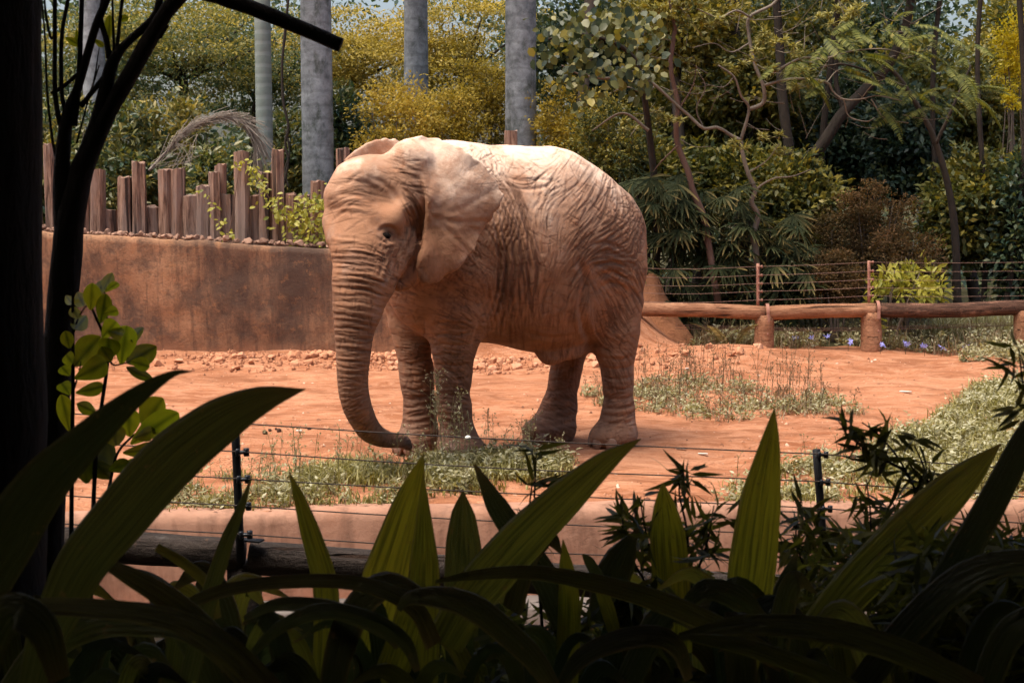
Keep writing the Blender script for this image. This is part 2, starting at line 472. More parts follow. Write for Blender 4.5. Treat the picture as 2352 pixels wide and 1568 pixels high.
def ear_h(U, Vv, d2):
    top = np.clip((Vv - .15) / .35, 0, 1)
    fr = np.exp(-((U + .02) / .05) ** 2)
    lo = np.clip((-Vv - .05) / .5, 0, 1)
    h = .02 - .13 * top ** 2 * (1 - np.clip((U - .12) / .35, 0, 1)) - .05 * top
    h = h + .045 * np.exp(-((U - .18) / .14) ** 2 - ((Vv + .15) / .3) ** 2) + .17 * np.clip(U - .12, 0, .5) + .07 * np.clip(-Vv - .15, 0, .6)
    an_ = np.arctan2(Vv + .02, U + .03); ra_ = np.sqrt((Vv + .02) ** 2 + (U + .03) ** 2)
    rip = .030 * vnoise(np.stack([an_ * 4.2, ra_ * 3.0], -1)) + .013 * vnoise(np.stack([an_ * 10 + 5, ra_ * 4.0], -1))
    edge = np.exp(d2.clip(-.4, 0) / .10)
    h = h + rip * edge * (.35 + lo + .5 * (U > .25)) + .022 * edge * np.sin(Vv * 15 + 1)
    return h.astype(np.float32)
ear(EAR, P(972, 470, 10.90), (.90, .43), lambda U, V, d: .010 + .016 * np.clip(.12 - U, 0, .12) / .12, ear_h, .012)
FAR_EAR = [(799, 368), (818, 347), (843, 330), (863, 322), (882, 320), (902, 323), (925, 331), (950, 380), (960, 460), (940, 540), (900, 580), (860, 520), (845, 440)]
ear(FAR_EAR, P(850, 400, 11.42), (.80, .60), lambda U, V, d: .016 + 0 * U, lambda U, V, d: (.05 * np.sin(U * 5) + 0 * V).astype(np.float32), .03)
D = np.maximum(D, (.004 - gz)[None, None, :])

def surface_nets(D, o, h):
    nx, ny, nz = D.shape
    S = D < 0
    c = np.zeros((nx - 1, ny - 1, nz - 1), np.uint8)
    for dx in (0, 1):
        for dy in (0, 1):
            for dz in (0, 1): c += S[dx:nx - 1 + dx, dy:ny - 1 + dy, dz:nz - 1 + dz]
    act = (c > 0) & (c < 8)
    ii = np.argwhere(act); n = len(ii)
    idx = np.full(act.shape, -1, np.int32); idx[act] = np.arange(n)
    val = {}
    for dx in (0, 1):
        for dy in (0, 1):
            for dz in (0, 1): val[dx, dy, dz] = D[ii[:, 0] + dx, ii[:, 1] + dy, ii[:, 2] + dz]
    acc = np.zeros((n, 3)); cnt = np.zeros(n)
    for a in range(3):
        for b in (0, 1):
            for e in (0, 1):
                p0 = [0, 0, 0]; oth = [q for q in range(3) if q != a]; p0[oth[0]] = b; p0[oth[1]] = e
                p1 = list(p0); p1[a] = 1
                v0, v1 = val[tuple(p0)], val[tuple(p1)]
                m = (v0 < 0) != (v1 < 0)
                tt = np.where(m, v0 / np.where(m, v0 - v1, 1), 0)
                pt = np.tile(np.array(p0, float), (n, 1)); pt[:, a] = tt
                acc += pt * m[:, None]; cnt += m
    V = o + h * (ii + acc / cnt[:, None])
    F = []
    for a in range(3):
        b, e = (a + 1) % 3, (a + 2) % 3
        s0 = [slice(None)] * 3; s1 = [slice(None)] * 3; s0[a] = slice(0, -1); s1[a] = slice(1, None)
        for k in (b, e): s0[k] = slice(1, -1); s1[k] = slice(1, -1)
        A_, B_ = S[tuple(s0)], S[tuple(s1)]
        e_ = np.argwhere(A_ != B_)
        flip = A_[tuple(e_.T)]
        e_[:, b] += 1; e_[:, e] += 1
        def cell(db, de):
            q = e_.copy(); q[:, b] -= db; q[:, e] -= de; return idx[tuple(q.T)]
        q = np.stack([cell(1, 1), cell(0, 1), cell(0, 0), cell(1, 0)], 1)
        F.append(np.where(flip[:, None], q, q[:, ::-1]))
    return V, np.concatenate(F)
EV, EFc = surface_nets(D, E0, H_)
EFc = EFc[(EFc >= 0).all(1)]
def edges_of(F):
    e = np.concatenate([F[:, [0, 1]], F[:, [1, 2]], F[:, [2, 3]], F[:, [3, 0]]]); return e
def normals(V, F):
    n = np.cross(V[F[:, 2]] - V[F[:, 0]], V[F[:, 3]] - V[F[:, 1]])
    out = np.zeros_like(V)
    for k in range(4):
        for a in range(3): out[:, a] += np.bincount(F[:, k], n[:, a], len(V))
    return out / (np.linalg.norm(out, axis=1)[:, None] + 1e-12)
ee = edges_of(EFc)
deg = np.bincount(ee[:, 0], minlength=len(EV)) + np.bincount(ee[:, 1], minlength=len(EV))
def smooth(V, it, f=.5):
    for _ in range(it):
        s = np.zeros_like(V)
        for a in range(3): s[:, a] = np.bincount(ee[:, 0], V[ee[:, 1], a], len(V)) + np.bincount(ee[:, 1], V[ee[:, 0], a], len(V))
        V = V + f * (s / deg[:, None] - V)
    return V
EV = smooth(EV, 3)
del D

# limb coordinates for the wrinkles: along and around each limb
def limb_coord(V, pts):
    pts = np.asarray(pts, float); n = len(pts)
    L = np.concatenate([[0], np.cumsum(np.linalg.norm(np.diff(pts[:, :3], axis=0), axis=1))])
    best = np.full(len(V), 1e9); along = np.zeros(len(V)); rel = np.zeros((len(V), 3)); rad = np.zeros(len(V)); tan = np.zeros((len(V), 3))
    for k in range(n - 1):
        a, b = pts[k], pts[k + 1]; ab = b[:3] - a[:3]; L2 = (ab ** 2).sum()
        tt = np.clip(((V - a[:3]) @ ab) / L2, 0, 1)
        w = V - a[:3] - tt[:, None] * ab; d = np.linalg.norm(w, axis=1)
        m = d < best
        best[m] = d[m]; along[m] = (L[k] + tt * (L[k + 1] - L[k]))[m]; rel[m] = w[m]; rad[m] = (a[3] + tt * (b[3] - a[3]))[m]; tan[m] = ab / math.sqrt(L2)
    side = np.array((1.0, 0, 0)); back = np.array((0, 1.0, 0))
    s_ = side - tan * (tan @ side)[:, None]; s_ /= np.linalg.norm(s_, axis=1)[:, None] + 1e-9
    q_ = np.cross(s_, tan)
    sg = np.sign(q_ @ back); q_ *= sg[:, None]
    ang = np.arctan2((rel * s_).sum(1), -(rel * q_).sum(1))     # seam on the side away from the viewer
    return along, ang, best, rad, L[-1]
n_ = len(EV)
wc = np.zeros((n_, 3)); wl = np.zeros(n_); ring = np.zeros(n_)
z_ = EV[:, 2]
al = (EV[:, :2] - EM) @ EF; bl = (EV[:, :2] - EM) @ EL
for k, (lp, zt) in enumerate(((near_front, 1.45), (far_front, 1.3), (near_hind, 1.25), (far_hind, 1.1))):
    a_, g_, d_, r_, L_ = limb_coord(EV, lp)
    w = (1 - sstep(d_ / r_, 1.25, 1.7)) * (1 - sstep(z_, zt - .45, zt))
    m = w > wl; wl[m] = w[m]; wc[m] = np.stack([g_ * r_.clip(.12, .3), a_, np.full(n_, 3.7 * k)], 1)[m]
a_, g_, d_, r_, L_ = limb_coord(EV, tk)
tw = (1 - sstep(d_ / r_, 1.2, 1.5)) * sstep(a_, 0.0, .34) * (al > 1.2)
face = np.exp(-((np.linalg.norm((EV - P(836, 600, 10.6)) * np.array((1, .7, 1)), axis=1)) / .24) ** 2)
m = tw > .01; wl[m] = tw[m]; wc[m] = np.stack([g_ * .14, a_, np.full(n_, 31.)], 1)[m]; ring = tw
EN = normals(EV, EFc)
# trunk folds as real relief, wide at the top and tight below
ph = 2 * math.pi * (a_ / .052 + 2.0 * (a_ / L_) ** 2 * 6) + 1.5 * fbm(np.stack([g_ * 1.2, a_ * 8, a_ * 0], -1), 2)
frontness = .55 + .45 * np.cos(g_)
prof = 1 - np.abs(np.sin(ph / 2)) ** .6
amp = (.011 - .006 * sstep(a_, .3, 1.2))
EV = EV - EN * (tw * amp * prof * frontness)[:, None]
# hand-shaped hollows and bulges (centre, radius, depth along the skin)
for (px, py, Yb), r, am in (((866, 440, 10.74), .085, -.080), ((845, 425, 10.74), .06, -.02), ((905, 455, 10.78), .05, -.02), ((889, 537, 10.72), .046, -.055), ((868, 520, 10.68), .05, -.022), ((893, 562, 10.70), .03, .012),
                           ((918, 480, 10.74), .06, .020), ((800, 470, 10.75), .10, .015), ((815, 540, 10.6), .06, -.018), ((775, 480, 10.8), .06, -.022), ((955, 500, 10.8), .05, -.03), ((950, 560, 10.85), .05, -.03),
                           ((1255, 420, 11.95), .22, .02), ((1150, 470, 11.6), .16, -.03), ((1345, 640, 12.0), .16, -.05), ((1330, 720, 12.0), .12, -.04), ((1120, 600, 11.4), .10, -.035), ((1110, 690, 11.4), .08, -.03),
                           ((1255, 620, 11.6), .26, .03), ((1420, 470, 12.3), .15, .02), ((1040, 720, 11.3), .06, .015)):
    c = P(px, py, Yb); dd = np.linalg.norm(EV - c, axis=1)
    EV = EV + EN * (am * np.exp(-(dd / (r * 1.5)) ** 2))[:, None]
# loose folds: behind the elbow (vertical), on the neck, knees and ankles (across)
p3 = np.stack([al, bl, z_], -1)
fold = np.sin((al * 1.0 + .18 * np.sin(z_ * 3.0) + .05 * fbm(p3 * 3, 2)) * 2 * math.pi / .085)
wf = np.exp(-((al - .46) / .16) ** 2) * sstep(z_, .95, 1.25) * (1 - sstep(z_, 1.9, 2.3)) * (bl > 0)
EV = EV + EN * (.011 * wf * (1 - np.abs(fold) ** .7))[:, None] * -1.3
crease = np.sin((wc[:, 1] + .03 * fbm(wc * np.array((5, 3, 1)), 2)) * 2 * math.pi / .062)
EV = EV - EN * (.006 * (wl - ring).clip(0, 1) * (1 - np.abs(crease) ** .5) * (.3 + .7 * (fbm(wc * np.array((7, 7, 1)) + 9, 2) > -.1)))[:, None]
EV = EV + EN * (.006 * fbm(p3 * 7, 3) * (1 - .7 * ring))[:, None]
# creases and skin folds drawn over the near side: frame line, width, depth (all real relief)
def project(V):
    w = V - np.array((0, 0, CAM_H)); dep = w[:, 1] * _cp - w[:, 2] * _sp; up = w[:, 1] * _sp + w[:, 2] * _cp
    return np.stack([CX + FPX * w[:, 0] / dep, CY - FPX * up / dep], 1)
unit = lambda v: v / (np.linalg.norm(v, axis=-1, keepdims=True) + 1e-9)
EN = normals(EV, EFc)
SC = project(EV); facing = sstep(-(EN * unit(EV - np.array((0, 0, CAM_H)))).sum(1), .05, .35)
def crease(pts, wd, dp, amax=None, zone=None):
    global EV
    p = catmull(pts, 12 * len(pts)); m = np.ones(len(SC), bool) if zone is None else zone
    lo, hi = p.min(0) - 4 * wd, p.max(0) + 4 * wd
    m = np.where(m & (SC > lo).all(1) & (SC < hi).all(1) & (facing > 0))[0]
    if not len(m): return
    d = np.full(len(m), 1e9); pr = np.zeros(len(m))
    for k in range(len(p) - 1):
        ab = p[k + 1] - p[k]; tt = np.clip(((SC[m] - p[k]) @ ab) / (ab @ ab + 1e-9), 0, 1)
        q = np.linalg.norm(SC[m] - p[k] - tt[:, None] * ab, axis=1); b = q < d; d[b] = q[b]; pr[b] = (k + tt[b]) / (len(p) - 1)
    fade = np.sin(np.clip(pr, .02, .98) * math.pi) ** .5
    am = (-dp * np.exp(-(d / wd) ** 2) + .45 * dp * np.exp(-((d - 1.9 * wd) / (1.1 * wd)) ** 2)) * fade * facing[m]
    EV[m] += EN[m] * am[:, None]
near_body = (EV[:, 1] > 11.0) | (al < 1.2)
torso_z = (al < .98) & (EV[:, 1] > 11.05)
head_z = (EV[:, 1] < 11.25)
for y, x0, x1, s_, dp in ((556, 756, 850, 14, .012), (566, 760, 880, 20, .008), (580, 764, 885, 22, .013), (592, 766, 890, 24, .008), (604, 768, 892, 26, .012), (618, 769, 895, 26, .009), (632, 769, 893, 26, .012), (646, 769, 890, 24, .009), (660, 769, 884, 22, .012), (545, 772, 840, 12, .006)):
    crease([(x0, y), (x0 * .65 + x1 * .35, y + 2), (x0 * .3 + x1 * .7, y + s_ * .35), (x1, y + s_)], 4.0, dp * .75, None, head_z)
for pts, wd, dp in (([(868, 533), (880, 524), (896, 522), (910, 530)], 4.5, .014), ([(868, 548), (888, 556), (908, 550)], 4, .010), ([(872, 566), (892, 570), (912, 560)], 4, .007), ([(905, 530), (916, 545), (914, 565)], 4, .007), ([(918, 470), (932, 500), (930, 540), (915, 590)], 5, .010), ([(932, 480), (946, 510), (940, 560), (925, 600)], 5, .011), ([(935, 440), (958, 480), (966, 520), (955, 555)], 6, .016), ([(915, 420), (945, 455), (962, 490)], 5, .010),
                    ([(765, 432), (800, 418), (840, 420), (870, 440)], 5, .008), ([(762, 455), (790, 446), (830, 452), (862, 470)], 5, .010), ([(760, 480), (795, 470), (840, 478)], 5, .008), ([(765, 505), (790, 488), (825, 492)], 5, .011), ([(790, 430), (815, 405), (835, 395)], 4, .006), ([(850, 408), (880, 420), (905, 445), (920, 470)], 5, .009), ([(905, 365), (935, 385), (965, 395)], 4, .006), ([(900, 385), (930, 400), (962, 412)], 4, .006), ([(925, 395), (945, 425), (965, 440)], 4, .007),
                    ([(885, 560), (880, 600), (868, 640)], 5, .008), ([(898, 570), (896, 610), (884, 650)], 5, .009), ([(908, 570), (910, 600), (902, 640)], 5, .008)):
    crease(pts, wd, dp * .75, None, head_z)
for k, x in enumerate((1146, 1162, 1180, 1197, 1216, 1236)):
    crease([(x - 22, 452 + 6 * k), (x - 4, 530), (x + 2, 610), (x - 12, 690), (x - 34, 740)], 4.5, .018 - .0025 * k, None, torso_z)
for pts, wd, dp in (([(1330, 600), (1345, 640), (1335, 700), (1345, 760), (1368, 795)], 8, .028), ([(1355, 560), (1400, 560), (1450, 590)], 5, .008), ([(1360, 590), (1405, 580), (1455, 610)], 5, .009), ([(1360, 615), (1410, 602), (1462, 630)], 5, .009), ([(1362, 640), (1410, 626), (1465, 652)], 5, .009), ([(1365, 668), (1410, 650), (1465, 680)], 5, .008), ([(1338, 455), (1346, 480), (1330, 512), (1305, 528)], 4, .004), ([(1372, 452), (1386, 486), (1368, 530), (1330, 556)], 4, .005), ([(1402, 462), (1418, 500), (1404, 545), (1362, 580)], 4, .005), ([(1432, 480), (1448, 520), (1436, 560)], 4, .004),
                    ([(1150, 400), (1190, 415), (1240, 412), (1290, 420)], 4, .007), ([(1165, 425), (1215, 435), (1260, 425), (1275, 400)], 4, .007), ([(1245, 430), (1240, 460), (1225, 480)], 4, .006), ([(1105, 735), (1092, 775), (1088, 820)], 6, .016), ([(1128, 640), (1122, 690), (1104, 735)], 6, .014),
                    ([(1200, 560), (1215, 640), (1220, 720)], 4, .006), ([(1240, 560), (1248, 640), (1250, 720)], 4, .005), ([(1280, 580), (1280, 660), (1275, 740)], 4, .005), ([(1310, 590), (1306, 670), (1300, 750)], 4, .006), ([(1200, 760), (1260, 775), (1330, 770)], 5, .008)):
    crease(pts, wd, dp, None, torso_z)
for y in (742, 768, 792, 815, 838, 870, 905, 930, 952, 968):
    crease([(992, y + 6), (1020, y - 2), (1050, y + 2), (1086, y - 6)], 3.6, .008, None, torso_z)
for y in (830, 860, 890, 912, 930, 950, 968):
    crease([(916, y), (945, y + 5), (985, y - 3), (1004, y - 8)], 3.6, .008, None, (EV[:, 1] > 11.6))
for y in (820, 842, 866, 890, 912, 934, 952, 968):
    crease([(1374, y - 4), (1405, y + 4), (1440, y + 2), (1460, y - 8)], 3.6, .008, None, (EV[:, 1] < 12.4))
    crease([(1240, y + 6), (1275, y + 8), (1325, y - 2)], 3.6, .007, None, (EV[:, 1] > 12.3))
for k in (2, 4, 5, 7):
    a_e = -1.15 + k * .24 + .08 * math.sin(k * 3.7)         # ribs fanning out over the ear
    crease([(1000, 500), (1000 + 75 * math.cos(a_e), 500 + 75 * math.sin(a_e) + 20), (1000 + 150 * math.cos(a_e + .15), 500 + 150 * math.sin(a_e + .15))], 6, .0035 + .004 * (k in (4, 6, 7)), None, (EV[:, 1] < 11.32) & (al > .5))
EV[:, 2] = np.maximum(EV[:, 2], .004)
EV = smooth(EV, 1, .22)
earw = np.zeros(n_)
eo = P(972, 470, 10.90); eu = np.array((.90, .43)) / np.linalg.norm((.90, .43)); en = np.array((eu[1], -eu[0]))
uu = (EV[:, :2] - eo[:2]) @ eu; nn_ = (EV[:, :2] - eo[:2]) @ en; vv = z_ - eo[2]
earw = sstep(uu, -.03, .03) * (1 - sstep(uu, .72, .78)) * (np.abs(nn_ - .02) < .16) * sstep(vv, -.72, -.66) * (EV[:, 1] < 11.30)
headw = sstep(al, 1.05, 1.3) * (1 - ring)

# finer mesh on the side that faces the viewers' path, for the fine skin wrinkles
sel = (facing[EFc] > .05).any(1)
Fs, Fk = EFc[sel], EFc[~sel]
ed = np.sort(np.concatenate([Fs[:, [0, 1]], Fs[:, [1, 2]], Fs[:, [2, 3]], Fs[:, [3, 0]]]), 1)
uq, inv = np.unique(ed[:, 0].astype(np.int64) * n_ + ed[:, 1], return_inverse=True)
ea, eb = (uq // n_).astype(int), (uq % n_).astype(int); m4 = len(Fs)
def refine(a): return np.concatenate([a, (a[ea] + a[eb]) / 2, a[Fs].mean(1)])
mi = [n_ + inv[k * m4:(k + 1) * m4] for k in range(4)]; ce = n_ + len(uq) + np.arange(m4)
Fn = np.concatenate([np.stack(q, 1) for q in ((Fs[:, 0], mi[0], ce, mi[3]), (mi[0], Fs[:, 1], mi[1], ce), (ce, mi[1], Fs[:, 2], mi[2]), (mi[3], ce, mi[2], Fs[:, 3]))])
EN = normals(EV, EFc)
EV, EN, facing, wc, wl, ring, earw, headw, al, bl = [refine(a) for a in (EV, EN, facing, wc, wl, ring, earw, headw, al, bl)]
EFc = np.concatenate([Fn, Fk]); n_ = len(EV); z_ = EV[:, 2]
SC = project(EV)

# wrinkles traced along the way the skin folds: (x, y, direction in degrees, 90 = downwards)
FLOW = np.array([(1128, 376, 60), (1218, 396, 8), (1247, 427, 118), (1165, 480, 66), (1165, 555, 78), (1160, 640, 96), (1141, 700, 108), (1193, 581, 77), (1193, 683, 88), (1218, 581, 75), (1257, 555, 82), (1270, 658, 112), (1250, 720, 92), (1321, 619, 124), (1347, 478, 128), (1372, 440, 116), (1406, 465, 104), (1436, 440, 62), (1398, 545, 146), (1424, 562, 158), (1398, 594, 172), (1424, 600, 5), (1424, 632, 28), (1398, 640, 40), (1398, 668, 56), (1411, 700, 66), (1462, 560, 100), (1465, 640, 70), (1347, 696, 102), (1300, 700, 104), (1200, 770, 84), (1280, 790, 92), (1330, 560, 132), (1290, 440, 140),
                 (1118, 606, 35), (1090, 560, 50), (1060, 640, 22), (1030, 690, 12), (1080, 700, 40), (1045, 760, 12), (1045, 860, 42), (1045, 950, 8), (955, 800, 4), (955, 900, 8), (960, 970, 172), (1415, 800, 40), (1418, 860, 72), (1418, 940, 160), (1295, 850, 100), (1285, 930, 30), (1260, 970, 20),
                 (900, 375, 14), (945, 395, 6), (950, 425, 8), (935, 450, 48), (955, 480, 62), (965, 520, 84), (945, 560, 98), (925, 560, 96), (905, 590, 110), (800, 420, 172), (840, 415, 20), (790, 470, 160), (830, 480, 12), (790, 500, 150), (870, 500, 160), (890, 560, 40), (800, 570, 2), (860, 600, 16), (800, 640, 4), (860, 660, 16), (810, 720, 5), (810, 800, 4), (810, 880, 2), (822, 940, 152), (846, 984, 130), (880, 1005, 112),
                 (1050, 560, 60), (1090, 500, 30), (1010, 600, 100), (1100, 440, 5), (1040, 380, 150)], float)
fa = np.exp(2j * np.radians(FLOW[:, 2]))
def flow(p):
    w = 1 / (((FLOW[:, :2] - p) ** 2).sum(1) + 60) ** 1.6
    return .5 * np.angle((w * fa).sum())
RS = 1.6; RX, RY = 715, 300; RW, RH = int(790 * RS), int(770 * RS)
img = {0: np.zeros((RH, RW), np.float32), 1: np.zeros((RH, RW), np.float32)}
rw = np.random.default_rng(12)
def strokes(cx_, cy_, rx, ry, n, l0, l1, dp, jit=8, net=0.0, layer=1):
    for _ in range(n):
        q = rw.normal(size=2) * .48; p = np.array((cx_ + np.clip(q[0], -1, 1) * rx, cy_ + np.clip(q[1], -1, 1) * ry))
        L = rw.uniform(l0, l1) * rw.uniform(.6, 1.2); cross = rw.random() < net
        if cross: L *= .55
        off = (math.pi / 2 + rw.normal(0, .25)) if cross else 0
        off += math.radians(rw.normal(0, jit)); k = int(L / 2) + 2; d_ = dp * rw.uniform(.5, 1.15)
        a = flow(p) + off; ppx = p - .5 * L * np.array((math.cos(a), math.sin(a))); pts = []
        last = a
        for s in range(k):
            a = flow(ppx) + off
            if math.cos(a - last) < 0: a += math.pi
            a += rw.normal(0, .10); last = a
            for h in (0, .5): pts.append((*(ppx + 2 * h * np.array((math.cos(a), math.sin(a)))), math.sin(math.pi * (s + h + .5) / (k + 1)) ** .6))
            ppx = ppx + 2 * np.array((math.cos(a), math.sin(a)))
        pts = np.array(pts); xi = ((pts[:, 0] - RX) * RS).astype(int); yi = ((pts[:, 1] - RY) * RS).astype(int)
        ok = (xi > 1) & (yi > 1) & (xi < RW - 2) & (yi < RH - 2)
        im = img[layer]; im[yi[ok], xi[ok]] = np.maximum(im[yi[ok], xi[ok]], d_ * pts[ok, 2])
for a in ((1172, 590, 60, 170, 60, 70, 190, 14, 4, 0, 0), (1172, 590, 70, 180, 110, 30, 110, 8, 6, .1), (1265, 600, 100, 190, 210, 15, 70, 6.5, 10, .2), (1250, 725, 130, 70, 220, 18, 55, 6.5, 9, .15), (1230, 412, 120, 60, 60, 20, 80, 7, 25, .15), (1240, 425, 60, 30, 10, 40, 90, 10, 15, 0, 0), (1375, 470, 110, 110, 130, 30, 100, 8, 7, .2), (1375, 500, 100, 100, 26, 60, 130, 11, 5, 0, 0), (1445, 520, 60, 150, 330, 10, 30, 9, 18, .5), (1405, 615, 95, 105, 250, 25, 90, 9, 6, .15), (1408, 620, 80, 80, 40, 50, 120, 12, 4, 0, 0), (1412, 730, 80, 80, 240, 15, 60, 8, 8, .3),
          (1062, 620, 95, 120, 620, 9, 26, 7.5, 12, .5), (1045, 740, 70, 80, 280, 12, 40, 7.5, 10, .25), (1120, 400, 60, 90, 210, 9, 30, 7.5, 15, .5), (1042, 880, 55, 140, 300, 12, 44, 8, 9, .25), (1044, 890, 50, 120, 26, 40, 80, 12, 6, 0, 0), (955, 880, 52, 150, 240, 12, 40, 8, 9, .2), (958, 900, 45, 110, 24, 40, 80, 11, 5, 0, 0), (1418, 880, 50, 140, 300, 12, 40, 8, 10, .35), (1418, 900, 45, 110, 26, 30, 70, 12, 6, 0, 0), (1288, 910, 58, 120, 230, 12, 40, 7.5, 10, .3), (1280, 940, 50, 70, 16, 30, 70, 11, 6, 0, 0),
          (900, 590, 52, 55, 210, 8, 26, 8, 12, .5), (952, 495, 24, 85, 70, 20, 70, 10, 6, .1), (952, 495, 20, 70, 16, 50, 110, 14, 4, 0, 0), (925, 395, 60, 50, 100, 12, 55, 6, 10, .35), (800, 455, 62, 65, 40, 25, 80, 6, 10, .1), (830, 470, 60, 50, 12, 40, 90, 10, 8, 0, 0), (825, 605, 70, 60, 90, 20, 100, 8, 6, .3), (825, 600, 65, 55, 16, 60, 130, 13, 3, 0, 0), (812, 740, 62, 120, 200, 15, 70, 8, 6, .35), (812, 740, 60, 130, 40, 50, 90, 12, 3, 0, 0), (815, 890, 50, 110, 200, 15, 60, 8, 6, .2), (868, 985, 60, 45, 120, 12, 40, 7, 6, .1), (930, 670, 50, 60, 120, 12, 40, 8, 10, .3), (1050, 540, 110, 130, 70, 15, 70, 4, 14, .15), (1010, 620, 60, 50, 40, 12, 40, 4.5, 10, .1), (1290, 810, 70, 30, 60, 10, 30, 6, 10, .2)):
    strokes(*a)
def blur(im, s):
    r = int(3 * s) + 1; k = np.exp(-.5 * (np.arange(-r, r + 1) / s) ** 2); k /= k.sum()
    for ax in (0, 1):
        o = np.zeros_like(im)
        for i_, w in zip(range(-r, r + 1), k): o += w * np.roll(im, i_, ax)
        im = o
    return im
def sample(im):
    x = np.clip((SC[:, 0] - RX) * RS, 0, RW - 2.01); y = np.clip((SC[:, 1] - RY) * RS, 0, RH - 2.01)
    xi, yi = x.astype(int), y.astype(int); fx, fy = x - xi, y - yi
    return (im[yi, xi] * (1 - fx) * (1 - fy) + im[yi, xi + 1] * fx * (1 - fy) + im[yi + 1, xi] * (1 - fx) * fy + im[yi + 1, xi + 1] * fx * fy)
s0, s1 = 2.3 * RS, 1.25 * RS
n0 = blur(img[0], s0) * s0 * 2.5; n1 = blur(img[1], s1) * s1 * 2.5
wide = blur(n0 + n1, 5 * RS)
groove = np.minimum(sample(n0), 16) + np.minimum(sample(n1), 11)
EV = EV + EN * (facing * (.70 * (sample(wide) * 1.15 - groove)) * .001 * (1 - .65 * earw))[:, None]
EV[:, 2] = np.maximum(EV[:, 2], .004)
crk_v = np.clip(groove / 11, 0, 1) * sstep(facing, 0, .3) * (1 - .6 * earw)

t = NT("elephant_skin")
obj = t.n("NewGeometry").outputs["Position"]
hds = t.attr("head")
fine = t.noise(obj, 85, 3, .7)
lump = t.noise(obj, 13, 3, .65)
H = t.math('ADD', t.math('MULTIPLY', fine, .22), t.math('MULTIPLY', lump, .5))
nrm = t.bump(H, .7, .016)
big = t.noise(obj, 2.2, 4, .6)
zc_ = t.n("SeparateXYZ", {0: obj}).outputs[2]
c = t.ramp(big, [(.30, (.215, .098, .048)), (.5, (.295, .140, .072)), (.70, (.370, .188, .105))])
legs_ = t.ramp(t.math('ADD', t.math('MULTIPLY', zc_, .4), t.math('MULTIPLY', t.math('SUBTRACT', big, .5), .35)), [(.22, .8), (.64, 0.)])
c = t.mix(legs_, c, (.150, .082, .053))          # legs darken towards the feet: weak bounce light painted into the colour
# pale dry dust thrown over the back and crown of the head, worn off in patches; paler with height, top light painted in too
dust_toplight = t.math('ADD', t.math('MULTIPLY', zc_, .31), t.math('MULTIPLY', t.math('SUBTRACT', t.noise(t.mapping(obj, (1, 1, 1), (9, 3, 2)), 3.4, 4, .65), .5), .40))
dust_toplight = t.math('SUBTRACT', dust_toplight, t.math('MULTIPLY', hds, .095))
c = t.mix(t.ramp(dust_toplight, [(.54, 0.), (.66, .22), (.77, 1.)]), c, (.74, .53, .39))
blot = t.ramp(t.noise(t.mapping(obj, (1, 1, .8), (4, 2, 1)), 6.5, 5, .7, .5), [(.50, 0.), (.66, 1.)])
c = t.mix(t.math('MULTIPLY', blot, .6), c, (.36, .160, .080))
grey = t.ramp(t.noise(obj, 4.5, 3, .6), [(.56, 0.), (.72, .6)])
c = t.mix(t.math('MULTIPLY', grey, .5), c, (.36, .265, .215))
c = t.mix(t.math('MULTIPLY', t.attr("crk"), .8), c, (.105, .046, .024))     # earth caught in the wrinkles
c = t.mix(t.attr("tip"), c, (.10, .070, .058))
c = t.mix(t.attr("lid_shade"), c, (.05, .028, .020))  # dark skin round the eye, with the socket's shade painted in
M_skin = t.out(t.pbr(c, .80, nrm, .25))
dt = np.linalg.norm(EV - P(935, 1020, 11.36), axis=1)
elephant = np_mesh("elephant", EV, EFc, M_skin, None, True, dict(crk=crk_v, head=headw, tip=.8 * (1 - sstep(dt, .03, .20)), lid_shade=.85 * np.exp(-(((SC[:, 0] - 891) / 20) ** 2 + ((SC[:, 1] - 538) / 12) ** 2)) * (EV[:, 1] < 11.1)))
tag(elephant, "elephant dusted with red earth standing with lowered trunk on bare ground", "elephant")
# eye and toenails
def ellipsoid(c, r, mtx=None, nu=14, nv=9):
    u = np.linspace(0, 2 * math.pi, nu, endpoint=False); v = np.linspace(-math.pi / 2, math.pi / 2, nv)
    V = np.stack([np.cos(v)[:, None] * np.cos(u), np.cos(v)[:, None] * np.sin(u), np.repeat(np.sin(v)[:, None], nu, 1)], -1).reshape(-1, 3) * np.asarray(r)
    if mtx is not None: V = V @ np.asarray(mtx).T
    i = np.arange(nv - 1)[:, None] * nu; j = np.arange(nu)[None]; j2 = (j + 1) % nu
    return V + np.asarray(c), np.stack([i + j, i + j2, i + nu + j2, i + nu + j], -1).reshape(-1, 4)
t = NT("eye_dark"); M_eye = t.out(t.pbr((.008, .006, .005), .8, None, .02))
def near_surface(px, py):
    """skin point in front along the sight line"""
    d = P(px, py, 1.0) - np.array((0, 0, CAM_H)); d /= np.linalg.norm(d)
    w = EV - np.array((0, 0, CAM_H)); s_ = w @ d; r_ = np.linalg.norm(w - s_[:, None] * d, axis=1)
    m = r_ < .03; k = np.where(m)[0][np.argmin(s_[m])]; return EV[k]
e_ = near_surface(889, 536)
V, F = ellipsoid(e_ + np.array((.006, .026, -.004)), (.046, .030, .026)); np_mesh("eye", V, F, M_eye, elephant, True)
t = NT("toenail_horn"); M_nail = t.out(t.pbr(t.mix(t.noise(t.pos(), 30, 4), (.15, .085, .057), (.23, .135, .092)), .55, t.bump(t.noise(t.pos(), 60, 3), .3, .005), .3))
